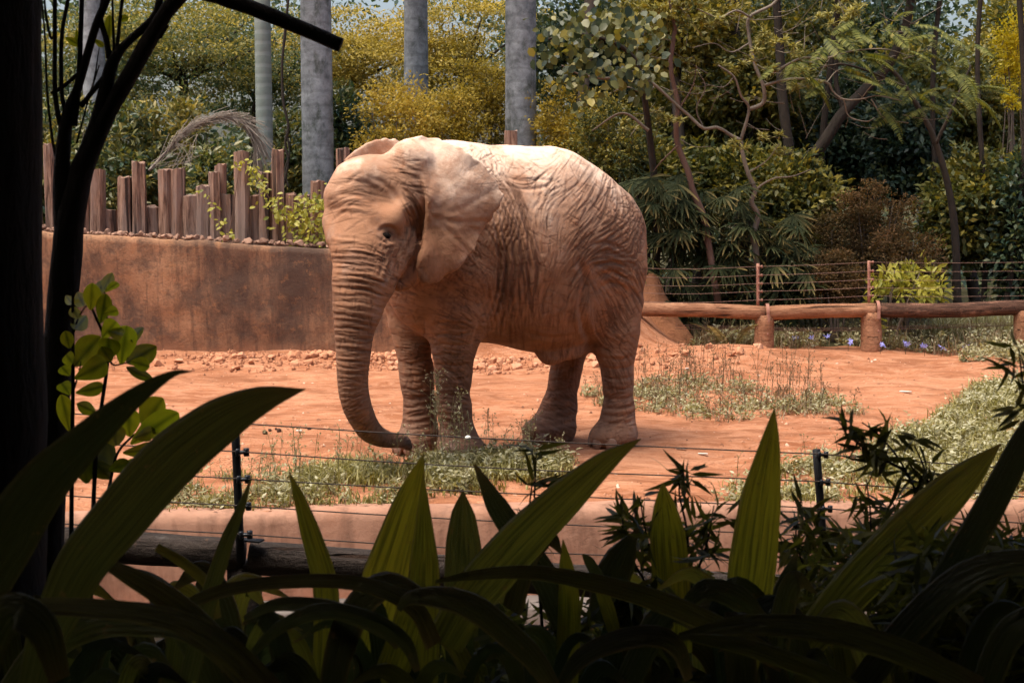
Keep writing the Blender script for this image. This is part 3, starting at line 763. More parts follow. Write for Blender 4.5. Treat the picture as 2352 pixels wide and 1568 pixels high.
for (cx_, cy_), rr, angs in (((P(1060, 1044, 11.62)[0], 11.62), .195, (200, 235, 270, 305)), ((P(953, 1024, 11.88)[0], 11.88), .185, (185, 222, 258, 295)), ((P(1407, 1006, 12.2)[0], 12.2), .205, (190, 226, 262)), ((P(1258, 1002, 12.52)[0], 12.52), .215, (180, 212, 250))):
    for a in angs:
        ar = math.radians(a); c0 = np.array((cx_ + rr * .95 * math.cos(ar), cy_ + rr * .95 * math.sin(ar), .062))
        w = EV - c0; m = (np.abs(w[:, 2]) < .03); k = np.where(m)[0][np.argmin((w[m] ** 2).sum(1))]; c1 = EV[k].copy(); c1[2] = .058
        mt = np.array(((-math.sin(ar), math.cos(ar), 0), (math.cos(ar), math.sin(ar), 0), (0, 0, 1))).T
        V, F = ellipsoid(c1, (.052, .018, .056), mt, 12, 8); V[:, 2] = np.maximum(V[:, 2], .006)
        np_mesh("toenail", V, F, M_nail, elephant, True)
# ------------------------------------------------------------------ moat wall, retaining wall, rubble, palisade
t = NT("pink_concrete")
pos = t.pos()
n1 = t.noise(pos, 1.6, 5, .6); n2 = t.noise(pos, 14, 6, .7); n3 = t.noise(t.mapping(pos, (2.5, 2.5, .5)), 3, 5, .6)
c = t.ramp(n1, [(.3, (.25, .125, .078)), (.55, (.35, .19, .125)), (.75, (.31, .145, .085))])
c = t.mix(t.ramp(n3, [(.48, 0.), (.64, .7)]), c, (.18, .095, .062))
c = t.mix(t.ramp(n2, [(.3, .5), (.45, 0.)]), c, (.33, .19, .13))
M_conc = t.out(t.pbr(c, .9, t.bump(n2, .5, .015), .15))
xx = np.linspace(-9, 9, 181)
prof = [(-.16, -.66), (-.13, -.3), (-.10, -.06), (-.085, -.015), (-.05, .012), (.0, .02), (.10, .018), (.16, .0), (.17, -.66)]
ez = edge_y(xx) + .015 * fbm(np.stack([xx * 1.3, xx * 0], -1), 3)
pa, pb = np.array(prof).T; XX, PA = np.meshgrid(xx, pa, indexing='ij'); PB = np.broadcast_to(pb, XX.shape)
V = np.stack([XX, ez[:, None] + PA + .008 * fbm(np.stack([XX * 4, PB * 5], -1), 2), PB + .012 * fbm(np.stack([XX * 2.3, 7 + PA], -1), 2)], -1)
npf = len(prof); V = V.reshape(-1, 3)
i = np.arange(len(xx) - 1)[:, None] * npf; j = np.arange(npf - 1)[None]
F = np.stack([i + j, i + npf + j, i + npf + j + 1, i + j + 1], -1).reshape(-1, 4)
o = np_mesh("moat_wall", V, F, M_conc, None, True)
tag(o, "low pink concrete moat wall with rounded edge below the grass", "wall")
# pale concrete ledge running along the foot of the moat wall
g = Geo()
xk = np.linspace(-9, 9, 60)
ek = edge_y(xk) - .62
pr = [(-.16, -.64), (-.16, -.50), (-.14, -.485), (.12, -.48), (.14, -.64)]
V = np.array([[(x, e + a, b) for a, b in pr] for x, e in zip(xk, ek)]).reshape(-1, 3)
i = np.arange(len(xk) - 1)[:, None] * 5; j = np.arange(4)[None]
g.add(V, np.stack([i + j, i + 5 + j, i + 6 + j, i + 1 + j], -1).reshape(-1, 4))
t = NT("grey_ledge"); n = t.noise(t.pos(), 9, 6, .7)
M_ledge = t.out(t.pbr(t.mix(n, (.10, .082, .072), (.18, .15, .13)), .9, t.bump(n, .4, .01), .15))
tag(g.build("moat_ledge", M_ledge), "pale grey concrete ledge at the foot of the moat wall", "ledge")

# retaining wall of stained plaster on the left
t = NT("stained_plaster")
pos = t.pos()
drip = t.noise(t.mapping(pos, (1.9, 1.9, .62)), 1.7, 5, .74, .15)
blot = t.noise(pos, 2.6, 5, .72, .1)
fine = t.noise(pos, 26, 3, .75)
z_n = t.n("SeparateXYZ", {0: pos}).outputs[2]
zone = t.noise(t.mapping(pos, (1, 1, .55), (2.2, 0, 0)), .75, 2, .5)
c = t.ramp(t.math('ADD', t.math('MULTIPLY', zone, .55), t.math('MULTIPLY', drip, .45)), [(.37, (.095, .060, .044)), (.45, (.18, .104, .066)), (.52, (.31, .165, .092)), (.62, (.44, .235, .13))])
c = t.mix(t.ramp(blot, [(.38, .7), (.52, 0.)]), c, (.10, .066, .050))
c = t.mix(t.ramp(t.noise(pos, 6, 4, .7), [(.58, 0.), (.68, .45)]), c, (.40, .19, .085))
c = t.mix(t.ramp(fine, [(.3, .45), (.5, 0.)]), c, (.08, .05, .036))
c = t.mix(t.ramp(t.math('ADD', z_n, t.math('MULTIPLY', blot, .35)), [(.16, .8), (.42, 0.)]), c, (.38, .175, .09))
c = t.mix(t.ramp(t.noise(t.mapping(pos, (7, 7, .35), (1, 0, 4)), 1.5, 4, .7), [(.54, 0.), (.64, .45)]), c, (.085, .055, .042))
M_plaster = t.out(t.pbr(c, .95, t.bump(t.math('ADD', t.math('MULTIPLY', blot, .8), t.math('MULTIPLY', fine, .4)), .7, .03), .1))
def wall_top(x): return 1.435 + (.235) * np.clip((-2.3 - x) / 3.9, 0, 2)
xx = np.linspace(-12, -.95, 150); n_z = 22
zt = wall_top(xx) + .02 * fbm(np.stack([xx * 2.2, 0 * xx + 3], -1), 3)
f_ = np.linspace(0, 1, n_z)[None]; Zw = -.1 + (zt[:, None] + .1) * f_; Xw = np.repeat(xx[:, None], n_z, 1)
Yw = WALL_Y + .02 * fbm(np.stack([Xw * 1.1, Zw * 1.6], -1), 3) + .008 * fbm(np.stack([Xw * 6, Zw * 6], -1), 2) + .05 * (1 - f_)
V = np.concatenate([np.stack([Xw, Yw, Zw], -1), np.stack([np.stack([xx, 0 * xx + WALL_Y + .04, zt + .012], -1), np.stack([xx, 0 * xx + WALL_Y + .34, zt + .01], -1), np.stack([xx, 0 * xx + WALL_Y + .36, 0 * xx + .9], -1)], 1)], 1).reshape(-1, 3)
m_ = n_z + 3
i = np.arange(len(xx) - 1)[:, None] * m_; j = np.arange(m_ - 1)[None]
F = np.stack([i + j, i + m_ + j, i + m_ + j + 1, i + j + 1], -1).reshape(-1, 4)
retaining = np_mesh("retaining_wall", V, F, M_plaster, None, True)
tag(retaining, "dark stained plaster retaining wall below the wooden stakes", "wall")

# stones: a few shared shapes
def rock_mesh(name, seed, mat):
    import bmesh
    r = random.Random(seed * 13 + 1); bm = bmesh.new()
    for _ in range(15):
        v = Vector((r.gauss(0, 1), r.gauss(0, 1), r.gauss(0, 1))).normalized() * r.uniform(.75, 1.15); bm.verts.new(v)
    bmesh.ops.convex_hull(bm, input=list(bm.verts))
    bmesh.ops.bevel(bm, geom=list(bm.edges), offset=.07, segments=1, affect='EDGES')
    me = bpy.data.meshes.new(name); bm.to_mesh(me); bm.free(); me.materials.append(mat); return me
t = NT("wall_stone"); n = t.noise(t.pos(), 18, 5, .7); oi = t.n("ObjectInfo").outputs["Random"]
M_stone = t.out(t.pbr(t.mix(n, t.ramp(oi, [(0., (.10, .07, .058)), (.5, (.22, .15, .12)), (1., (.40, .26, .19))]), (.30, .16, .10)), .95, t.bump(n, .6, .02), .1))
t = NT("rubble_stone"); n = t.noise(t.pos(), 14, 5, .7); oi = t.n("ObjectInfo").outputs["Random"]
M_rub = t.out(t.pbr(t.mix(n, t.ramp(oi, [(0., (.30, .13, .075)), (.6, (.46, .22, .125)), (1., (.52, .30, .20))]), (.50, .23, .12)), .95, t.bump(n, .6, .02), .1))
rocks_a = [rock_mesh("stone", k, M_stone) for k in range(6)]
rocks_b = [rock_mesh("stone", k + 10, M_rub) for k in range(6)]
R = random.Random(5)
def stone(me, parent, loc, s, flat=.7):
    o = link("stone", me, parent); o.location = loc
    o.rotation_euler = (R.uniform(-.5, .5), R.uniform(-.5, .5), R.uniform(0, 6.28)); o.scale = (s * R.uniform(.8, 1.3), s * R.uniform(.8, 1.2), s * R.uniform(flat, 1.1))
    return o
x = -8.6
while x < -1.1:
    s = R.choice((R.uniform(.018, .035), R.uniform(.03, .05), R.uniform(.045, .07)))
    stone(R.choice(rocks_a), retaining, (x, WALL_Y + R.uniform(.06, .22), float(wall_top(x)) + s * .6 + .012), s)
    if R.random() < .5: stone(R.choice(rocks_a), retaining, (x + R.uniform(-.03, .03), WALL_Y + R.uniform(.2, .34), float(wall_top(x)) + s * .9), s * .9)
    x += s * R.uniform(.75, 1.5)
# rubble bank at the foot of the wall
xx = np.linspace(-6.2, 3.3, 120); yy = np.linspace(0, 1, 16)
Xr, Fr = np.meshgrid(xx, yy, indexing='ij'); Yr = 17.15 + Fr * 1.95
Zr = ground_h(Xr, np.minimum(Yr, 18.6)) - .02 + .15 * np.sin(np.minimum(Fr * 1.25, 1) * math.pi * .62) * (.8 + .35 * vnoise(np.stack([Xr * 1.7, Fr * 3], -1)))
wr_ = sstep(Xr, -1.4, -.6); Zr = Zr * (1 - wr_) + wr_ * (ground_h(Xr, Yr) + .03 * np.sin(Fr * 3.1))
V = np.stack([Xr, Yr, Zr], -1).reshape(-1, 3)
i = np.arange(len(xx) - 1)[:, None] * 16; j = np.arange(15)[None]
F = np.stack([i + j, i + 16 + j, i + 17 + j, i + 1 + j], -1).reshape(-1, 4)
rubble = np_mesh("rubble_bank", V, F, M_earth, None, True)
tag(rubble, "strip of loose orange rubble along the foot of the stained wall", "rubble")
RV = np.array(V).reshape(len(xx), 16, 3)
for k in range(290):
    a = int(R.triangular(20, 100, 58)) if k % 3 else R.randrange(4, 118); b = min(13, max(2, int(R.gauss(7, 2.4))))
    p = RV[a, b]; s = R.choice((R.uniform(.02, .04), R.uniform(.03, .06), R.uniform(.045, .085)))
    stone(R.choice(rocks_b), rubble, (p[0] + R.uniform(-.04, .04), p[1] + R.uniform(-.06, .06), p[2] + s * .35), s, .6)

g = Geo(); rg_ = np.random.default_rng(19); n = 1500          # smaller stones between, one mass
a_i = rg_.triangular(4, 60, 116, n).astype(int); b_i = np.clip(rg_.normal(7, 3.2, n), 1, 14).astype(int); c_i = RV[a_i, b_i] + rg_.normal(0, .05, (n, 3)) * np.array((1, 1, 0))
T_, F_ = ellipsoid((0, 0, 0), (1, 1, 1), None, 5, 4); sz = rg_.uniform(.010, .034, n)[:, None, None]
V = c_i[:, None] + sz * T_[None] * (1 + .35 * rg_.normal(size=(n, len(T_), 1))) * rg_.uniform(.7, 1.3, (n, 1, 3))
g.add(V.reshape(-1, 3), (F_[None] + (np.arange(n) * len(T_))[:, None, None]).reshape(-1, 4))
g.build("gravel", M_rub, rubble)["kind"] = "stuff"

# palisade of split stakes
t = NT("stake_wood")
ob = t.obj(); oi = t.n("ObjectInfo").outputs["Random"]
off = t.n("VectorMath", {0: ob, 1: t.n("CombineXYZ", {0: t.math('MULTIPLY', oi, 37.), 1: 0., 2: t.math('MULTIPLY', oi, 11.)})}, operation='ADD').outputs[0]
gr = t.noise(t.mapping(off, (1, 1, .09)), 26, 5, .7, .6)
st = t.noise(t.mapping(off, (1, 1, .25)), 5, 5, .6)
c = t.ramp(gr, [(.36, (.045, .028, .022)), (.47, (.175, .105, .074)), (.64, (.33, .215, .155))])
c = t.mix(t.ramp(st, [(.46, 0.), (.62, .8)]), c, (.25, .19, .16))
c = t.mix(t.math('MULTIPLY', oi, .3), c, (.30, .14, .085))
zz = t.n("SeparateXYZ", {0: ob}).outputs[2]
c = t.mix(t.ramp(t.noise(t.mapping(off, (1, 1, .04)), 9, 2, .6), [(.34, .9), (.40, 0.)]), c, (.025, .017, .014))
M_stake = t.out(t.pbr(c, .9, t.bump(gr, .6, .02), .15))
STK = [(-150, 400, 30, 1), (-115, 360, 30, 2), (-80, 430, 28, 0), (-48, 380, 31, 3), (-14, 440, 30, 0), (18, 372, 30, 2), (50, 410, 31, 1), (80, 446, 28, 0), (110, 331, 24, 0), (140, 470, 24, 0), (168, 440, 26, 2), (192, 400, 28, 3), (224, 391, 34, 8), (254, 482, 30, 0), (286, 406, 30, 1), (317, 372, 33, 3), (346, 473, 31, 0), (377, 390, 31, -2), (410, 388, 30, 9), (434, 449, 33, 0), (466, 426, 29, 7),
       (492, 395, 27, 2), (507, 378, 25, 2), (522, 446, 35, 0), (554, 349, 33, 2), (584, 449, 31, 0), (609, 395, 28, 1), (638, 344, 29, 2), (667, 444, 29, 2), (697, 449, 30, 0), (729, 416, 30, 1), (757, 455, 28, 0), (787, 341, 29, 0), (818, 430, 28, 0), (850, 400, 28, 1), (1175, 301, 29, 0)]
palisade = thing("palisade", "row of uneven weathered wooden stakes above the retaining wall", "fence", (P(440, 550, 19.55)[0], 19.55, 1.4))
for k, (px, top, w, lean) in enumerate(STK):
    behind = k in (9, 13, 16, 22, 23, 25, 29)
    Y = 19.55 + (.12 if behind else 0) + R.uniform(-.02, .02)
    tp = P(px, top, Y); x_ = tp[0] - PX(lean, Y) ; r = PX(w, Y) / 2 * R.uniform(1.02, 1.22)
    z0 = 1.25; n_a = 12; hz = np.concatenate([[0], np.linspace(.25, 1, 6)]) * (tp[2] - z0)
    V = []
    sh = [1 + .16 * R.uniform(-1, 1) for _ in range(n_a)]
    crack = R.randrange(7, 11)
    for h_ in hz:
        f = h_ / (tp[2] - z0)
        for q in range(n_a):
            a = 2 * math.pi * q / n_a
            rr = r * sh[q] * (1 - .06 * f) * (1 + .05 * math.sin(f * 7 + k * 2.3 + q * .5)) * (.80 if q == crack else 1)
            ya = math.sin(a) * rr * .8
            V.append((math.cos(a) * rr + (tp[0] - x_) * f, min(ya, r * .45), h_ + (R.uniform(-.03, .02) if f == 1 else 0)))
    nh = len(hz); V.append((tp[0] - x_, 0, hz[-1] + R.uniform(-.015, .02)))
    F = [(a * n_a + q, a * n_a + (q + 1) % n_a, (a + 1) * n_a + (q + 1) % n_a, (a + 1) * n_a + q) for a in range(nh - 1) for q in range(n_a)]
    F += [((nh - 1) * n_a + q, (nh - 1) * n_a + (q + 1) % n_a, nh * n_a) for q in range(n_a)]
    me = bpy.data.meshes.new("stake"); me.from_pydata([tuple(map(float, v)) for v in V], [], F); me.materials.append(M_stake)
    o = link("stake", me, palisade); o.location = (x_, Y, z0)
# ------------------------------------------------------------------ far log fence with electric wires; dirt mound
def log_material(name, c0, c1, c2, thr):
    t = NT(name); pos = t.pos()
    gr = t.noise(t.mapping(pos, (.10, 1, 1)), 30, 6, .7, .5); wear = t.noise(t.mapping(pos, (.35, 1, 1)), 6, 6, .7)
    ck = t.noise(t.mapping(pos, (.035, 1, 1)), 13, 3, .6, .3); sp = t.noise(pos, 26, 4, .7)
    c = t.mix(t.ramp(wear, [(thr, 0.), (thr + .14, .85)]), t.mix(t.ramp(gr, [(.35, 0.), (.65, 1.)]), c0, c1), c2)
    crack = t.ramp(ck, [(.345, 1.), (.375, 0.)])
    c = t.mix(t.math('MULTIPLY', crack, .85), c, (.03, .016, .010))
    c = t.mix(t.ramp(sp, [(.62, 0.), (.72, .6)]), c, (.14, .075, .048))
    return t.out(t.pbr(c, .9, t.bump(t.math('SUBTRACT', t.math('ADD', gr, sp), t.math('MULTIPLY', crack, 1.5)), .8, .02), .12))
M_log_a = log_material("log_wood_dusty", (.19, .085, .045), (.38, .185, .10), (.46, .24, .135), .50)
M_log_b = log_material("log_wood_dark", (.030, .017, .012), (.13, .065, .042), (.31, .155, .10), .54)
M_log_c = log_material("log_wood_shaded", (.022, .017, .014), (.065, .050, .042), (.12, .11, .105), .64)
t = NT("fence_metal"); n = t.noise(t.pos(), 40, 4, .7)
M_rust = t.out(t.pbr(t.mix(n, (.30, .13, .085), (.40, .20, .14)), .7, None, .3))
t = NT("wire_metal"); M_wire = t.out(t.pbr((.22, .13, .10), .7, None, .2))
t = NT("dark_plastic"); M_dark = t.out(t.pbr((.008, .008, .009), .6, None, .2))
t = NT("insulator_plastic"); M_ins = t.out(t.pbr((.012, .014, .018), .3, None, .4))
t = NT("wire_dark"); M_wire_d = t.out(t.pbr((.035, .022, .016), .6, None, .3))

FY = 19.75
ff = thing("log_fence", "orange log rail fence with electric wires at the edge of the forest", "fence", (P(1750, 806, FY)[0], FY, 0))
def logpiece(pts, r0, r1, mat, parent, name="rail"):
    p = catmull(pts, 22); g = Geo(); V, F = tube(p, np.linspace(r0, r1, 22), 14, True, .05); g.add(V, F); return g.build(name, mat, parent, True)
logpiece([P(1380, 706, FY + .02), P(1474, 710, FY), P(1620, 712, FY), P(1755, 719, FY)], .098, .104, M_log_a, ff)
logpiece([P(1757, 719, FY), P(1880, 714, FY), P(2010, 712, FY)], .102, .100, M_log_a, ff)
logpiece([P(2012, 712, FY), P(2180, 713, FY), P(2345, 706, FY), P(2600, 704, FY), P(2900, 700, FY)], .102, .108, M_log_b, ff)
for (px, top, bot, w) in ((1755, 729, 809, 45), (2001, 723, 806, 47), (2352, 718, 800, 46), (2640, 714, 802, 46)):
    a, b = P(px, top - 6, FY + .01), P(px, bot + 8, FY + .01)
    p = np.linspace(b, a, 8); V, F = tube(p, PX(w, FY) / 2 * np.linspace(1.05, .97, 8), 14, True, .06)
    np_mesh("post", V, F, M_log_a, ff, True)
for px, py in ((1761, 716), (2014, 709)):
    # strap over the log
    c = P(px, py, FY); an = np.linspace(-.2, math.pi + .2, 16)
    V = []
    for a in an:
        for dx in (-.022, .022): V.append((c[0] + dx, c[1] - .118 * math.cos(a), c[2] + .118 * math.sin(a)))
    V += [(c[0] - .022, c[1] - .118, c[2] - .13), (c[0] + .022, c[1] - .118, c[2] - .13)]
    F = [(2 * k, 2 * k + 1, 2 * k + 3, 2 * k + 2) for k in range(15)] + [(0, 1, 33, 32)]
    me = bpy.data.meshes.new("strap"); me.from_pydata([tuple(map(float, v)) for v in V], [], F); me.materials.append(M_rust); link("strap", me, ff)
    V, F = box((c[0], c[1] - .122, c[2] - .30), (.02, .012, .03), 0, .003)
    np_mesh("bolt", V, F, M_rust, ff)
def epost(px, top, bot, Y, w, ys, mat, imat, parent, isz, tilt=0):
    a, b = P(px + tilt, top, Y), P(px, bot, Y)
    V, F = tube(np.linspace(b, a, 6), w, 8, True); po = np_mesh("electric_post", V, F, mat, parent, True)
    for y in ys:
        f = (bot - y) / (bot - top); c = P(px + tilt * f, y, Y)
        g = Geo()
        V, F = box(c + np.array((isz * .9, -.01, 0)), (isz * 1.5, isz * .9, isz * .45), 0, isz * .1); g.add(V, F)
        V, F = tube(np.linspace(c + np.array((isz * 1.5, -.01, -isz * .55)), c + np.array((isz * 1.5, -.01, isz * .55)), 4), isz * .42, 8); g.add(V, F)
        V, F = box(c + np.array((isz * .3, -.012, 0)), (isz * .5, isz * 1.1, isz * 1.1), 0, isz * .1); g.add(V, F)
        g.build("insulator", imat, po)
    return po
ya = [612, 632, 651, 669, 689]; yb = [602, 622, 642, 660, 679]
epost(1741, 605, 703, FY, .022, ya, M_rust, M_rust, ff, .034)
epost(1996, 599, 694, FY, .022, yb, M_rust, M_rust, ff, .034)
for k in range(5):
    def wire(pts, r, mat, parent, n=14, seg=4):
        V, F = tube(catmull(pts, n), r, seg, False); return np_mesh("wire", V, F, mat, parent)
    wire([P(1420, ya[k] + 2, FY - .03), P(1580, ya[k] + 6, FY - .03), P(1746, ya[k], FY - .03)], .0030, M_wire, ff)
    wire([P(1746, ya[k], FY - .03), P(1870, (ya[k] + yb[k]) / 2 + 1.5, FY - .03), P(2001, yb[k], FY - .03)], .0030, M_wire, ff)
    wire([P(2001, yb[k], FY - .03), P(2180, yb[k] + 2, FY - .03), P(2900, yb[k] - 6, FY - .03)], .0024, M_wire, ff)
for k, (a, b, c_) in enumerate(((741, 751, 752), (745, 754, 756), (751, 756, 758))):
    wire([P(1550, a + 4, FY + .05), P(1740, b, FY + .12), P(1985, c_, FY + .12), P(2900, c_ - 30, FY + .12)], .0036, M_wire, ff)

t = NT("mound_earth"); n = t.noise(t.pos(), 9, 6, .7); n2 = t.noise(t.pos(), 45, 4, .7)
M_mound = t.out(t.pbr(t.mix(n, (.26, .105, .05), (.40, .18, .09)), .95, t.bump(t.math('ADD', n, t.math('MULTIPLY', n2, .5)), .9, .05), .1))
mc = P(1494, 795, 20.6); V = []
nr, na = 20, 40
prof = [(0, 1.02), (.06, 1.0), (.13, .94), (.22, .80), (.34, .62), (.5, .42), (.68, .18), (.82, .02), (.95, -.12)]
f_ = np.linspace(0, .95, nr)[:, None] + np.zeros(na); a_m = np.arange(na)[None] * 2 * math.pi / na + np.zeros((nr, 1))
z_m = np.interp(f_, [p[0] for p in prof], [p[1] for p in prof])
r_m = f_ * .86 * (1 + .12 * vnoise(np.stack([np.cos(a_m) * 1.5, np.sin(a_m) * 1.5, f_ * 3], -1)))
V = np.stack([mc[0] + r_m * np.cos(a_m), mc[1] + r_m * np.sin(a_m), mc[2] + z_m * 1.03 + .05 * fbm(np.stack([r_m * np.cos(a_m) * 4, r_m * np.sin(a_m) * 4, z_m * 4], -1), 3)], -1).reshape(-1, 3)
i = np.arange(nr - 1)[:, None] * na; j = np.arange(na)[None]; j2 = (j + 1) % na
mound = np_mesh("dirt_mound", V, np.stack([i + j, i + na + j, i + na + j2, i + j2], -1).reshape(-1, 4), M_mound, None, True)
tag(mound, "pointed red dirt mound behind the log rail beside the elephant's rump", "mound")

# ------------------------------------------------------------------ near fence in the shade
NY = 6.0
nf = thing("near_fence", "dark electric fence with log rail in the shaded foreground", "fence", (P(1200, 1300, NY)[0], NY, -.6))
def nlog(px): return 1272 + (px - 545) * .066
logpiece([P(-700, nlog(-700), NY), P(120, nlog(120) + 2, NY), P(560, nlog(560), NY)], .075, .068, M_log_c, nf)
logpiece([P(575, nlog(575) + 6, NY + .01), P(1000, nlog(1000) + 8, NY), P(1500, nlog(1500) + 10, NY)], .072, .068, M_log_c, nf)
logpiece([P(1502, nlog(1500) + 9, NY), P(1900, nlog(1900), NY), P(2500, nlog(2500), NY), P(3000, nlog(3000), NY)], .070, .066, M_log_c, nf)
for px in (-380, 560, 1500, 2420):
    a = P(px, nlog(px) + 20, NY + .02); b = a.copy(); b[2] = -.65
    V, F = tube(np.linspace(b, a, 6), .075, 12, True, .06); np_mesh("post", V, F, M_log_c, nf, True)
yl = [972, 1037, 1099, 1161, 1226]; yr = [1043, 1106, 1167, 1231, 1294]
epost(553, 958, 1290, NY - .08, .018, yl, M_dark, M_ins, nf, .030, -14)
epost(1903, 1032, 1400, NY - .08, .017, yr, M_dark, M_ins, nf, .025, -28)
for k in range(5):
    sag = 6 + 3 * math.sin(k * 2.1)
    wire([P(-700, yl[k] - 84, NY - .1), P(200, yl[k] - 20, NY - .1), P(550, yl[k], NY - .1)], .0028, M_wire_d, nf, 24)
    wire([P(550, yl[k], NY - .1), P(900, yl[k] * .74 + yr[k] * .26 + sag * .7, NY - .1), P(1250, (yl[k] + yr[k]) / 2 + sag, NY - .1), P(1600, yl[k] * .22 + yr[k] * .78 + sag * .4, NY - .1), P(1893, yr[k], NY - .1)], .0028, M_wire_d, nf, 40)
    wire([P(1893, yr[k], NY - .1), P(2100, yr[k] + 16, NY - .1), P(3000, yr[k] + 80, NY - .1)], .0028, M_wire_d, nf, 20)
# metal saddle plate on the log beside the post
V, F = box(P(578, 1240, NY - .05), (.10, .05, .008), -.3, .002); np_mesh("saddle_plate", V, F, M_dark, nf)
t = NT("white_plastic"); M_white = t.out(t.pbr((.72, .68, .62), .5))
c = P(1075, 1005, NY - .1); V, F = ellipsoid(c, (.013, .011, .010)); np_mesh("wire_joint", V, F, M_white, nf, True)
# ------------------------------------------------------------------ vegetation helpers
def unit(v): return v / (np.linalg.norm(v, axis=-1, keepdims=True) + 1e-9)
TPL = {
    'd': (np.array([(0, 0, 0), (.42, -.5, .07), (1, 0, -.06), (.42, .5, .07)]), np.array([(0, 1, 2, 3)])),
    'o': (np.array([(0, 0, 0), (.28, -.42, .07), (.68, -.42, .05), (1, 0, -.08), (.68, .42, .05), (.28, .42, .07), (.5, 0, -.01)]), np.array([(0, 1, 6, 5), (1, 2, 3, 6), (6, 3, 4, 5)])),
    'l': (np.array([(0, -.08, 0), (.3, -.5, .03), (.7, -.3, -.02), (1, 0, -.14), (.7, .3, -.02), (.3, .5, .03)]), np.array([(0, 1, 5, 5), (1, 2, 4, 5), (2, 3, 4, 4)])),
}
def leaf_geo(g, pos, d, nrm, L, W, tint, tpl='d'):
    T, F = TPL[tpl]
    d = unit(d); s = unit(np.cross(nrm, d)); n = np.cross(d, s)
    L = np.broadcast_to(L, (len(pos),))[:, None, None]; W = np.broadcast_to(W, (len(pos),))[:, None, None]
    V = pos[:, None] + L * T[None, :, :1] * d[:, None] + W * T[None, :, 1:2] * s[:, None] + L * T[None, :, 2:] * n[:, None]
    k = len(T); m = len(pos)
    Ff = (F[None] + (np.arange(m) * k)[:, None, None]).reshape(-1, 4)
    g.add(V.reshape(-1, 3), Ff, tint=np.repeat(np.clip(tint, 0, 1), k))
def rdir(n, r=rng): return unit(r.normal(size=(n, 3)))
def crown(g, c, rad, ncl, per, L, W, tpl='d', flat=.7, spread=None, gap=.0, up=.6, tint0=.5, tvar=.3, shell=.5, droop=.0, seed=0, light_top=.0):
    """clumps of leaves spread through an uneven ellipsoid"""
    r = np.random.default_rng(seed + 100); c = np.asarray(c, float); rad = np.asarray(rad, float)
    q = rdir(ncl * 3, r) * (r.random((ncl * 3, 1)) ** shell)
    nz = fbm(q * 1.7 + seed * 3.1, 3)
    q = q * (1 + .28 * vnoise(q * 2.3 + seed)[:, None])
    q = q[nz > -.45 + gap][:ncl]
    cc = c + q * rad
    sp = spread if spread is not None else min(rad) * .28
    m = len(cc); n = m * per
    ci = np.repeat(np.arange(m), per)
    off = rdir(n, r) * (r.random((n, 1)) ** .5) * np.array((1, 1, flat)) * sp * r.uniform(.6, 1.3, (m, 1))[ci]
    pos = cc[ci] + off
    d = unit(off) + .8 * r.normal(size=(n, 3)) + .4 * unit(q)[ci] - np.array((0, 0, droop))
    nr = r.normal(size=(n, 3)) * .6 + np.array((0, -.25, up)) + .3 * unit(off)
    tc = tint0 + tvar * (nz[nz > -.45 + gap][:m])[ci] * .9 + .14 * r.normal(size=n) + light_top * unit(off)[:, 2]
    s = r.uniform(.65, 1.25, n)
    leaf_geo(g, pos, d, nr, L * s, W * s, tc, tpl)
    return cc
M_bark_grey = bark_mat("bark_grey_brown", (.10, .075, .055), (.24, .19, .15))
M_bark_dark = bark_mat("bark_dark", (.022, .017, .013), (.075, .058, .044))
M_bark_pale = bark_mat("bark_pale_twig", (.13, .10, .075), (.33, .28, .22), 22)
L_olive = leaf_mat("leaf_olive", [(.020, .052, .043), (.058, .090, .041), (.189, .167, .043), (.435, .319, .080)], .3, .42, .4)
L_yellow = leaf_mat("leaf_yellow_feather", [(.045, .060, .026), (.15, .135, .035), (.34, .26, .05), (.50, .37, .085)], .35, .6, .2)
L_mix = leaf_mat("leaf_mixed_canopy", [(.030, .070, .055), (.075, .115, .060), (.24, .21, .06), (.46, .35, .08)], .35, .6, .2)
L_gold = leaf_mat("leaf_gold_shrub", [(.068, .061, .016), (.243, .182, .027), (.486, .351, .047), (.621, .459, .095)], .35, .55, .25)
L_dark = leaf_mat("leaf_dark_forest", [(.016, .040, .032), (.043, .073, .040), (.122, .131, .040), (.292, .244, .054)], .25, .45, .35)
L_mid = leaf_mat("leaf_mid_forest", [(.026, .047, .026), (.082, .095, .026), (.218, .182, .033), (.437, .328, .055)], .3, .5, .3)
L_teal = leaf_mat("leaf_teal_far", [(.028, .059, .052), (.061, .103, .078), (.155, .172, .078), (.310, .276, .086)], .3, .6, .2)
L_brown = leaf_mat("leaf_russet", [(.030, .026, .012), (.075, .055, .022), (.15, .090, .038), (.24, .135, .065)], .3, .7, .15)
L_bright = leaf_mat("leaf_bright_yellow", [(.20, .17, .01), (.42, .34, .015), (.60, .47, .02), (.66, .55, .06)], .4, .5, .25)
L_lime = leaf_mat("leaf_lime_shrub", [(.072, .102, .014), (.204, .216, .030), (.360, .336, .048), (.504, .456, .096)], .4, .45, .3)
L_heart = leaf_mat("leaf_heart", [(.020, .036, .016), (.055, .068, .020), (.15, .145, .035), (.34, .28, .06)], .35, .45, .4)
L_fern = leaf_mat("leaf_fern_tree", [(.034, .048, .014), (.086, .101, .023), (.149, .155, .034), (.230, .218, .052)], .35, .55, .2)
L_fan = leaf_mat("leaf_fan_palm", [(.014, .022, .010), (.026, .038, .016), (.055, .060, .022), (.28, .20, .075)], .25, .65, .12)

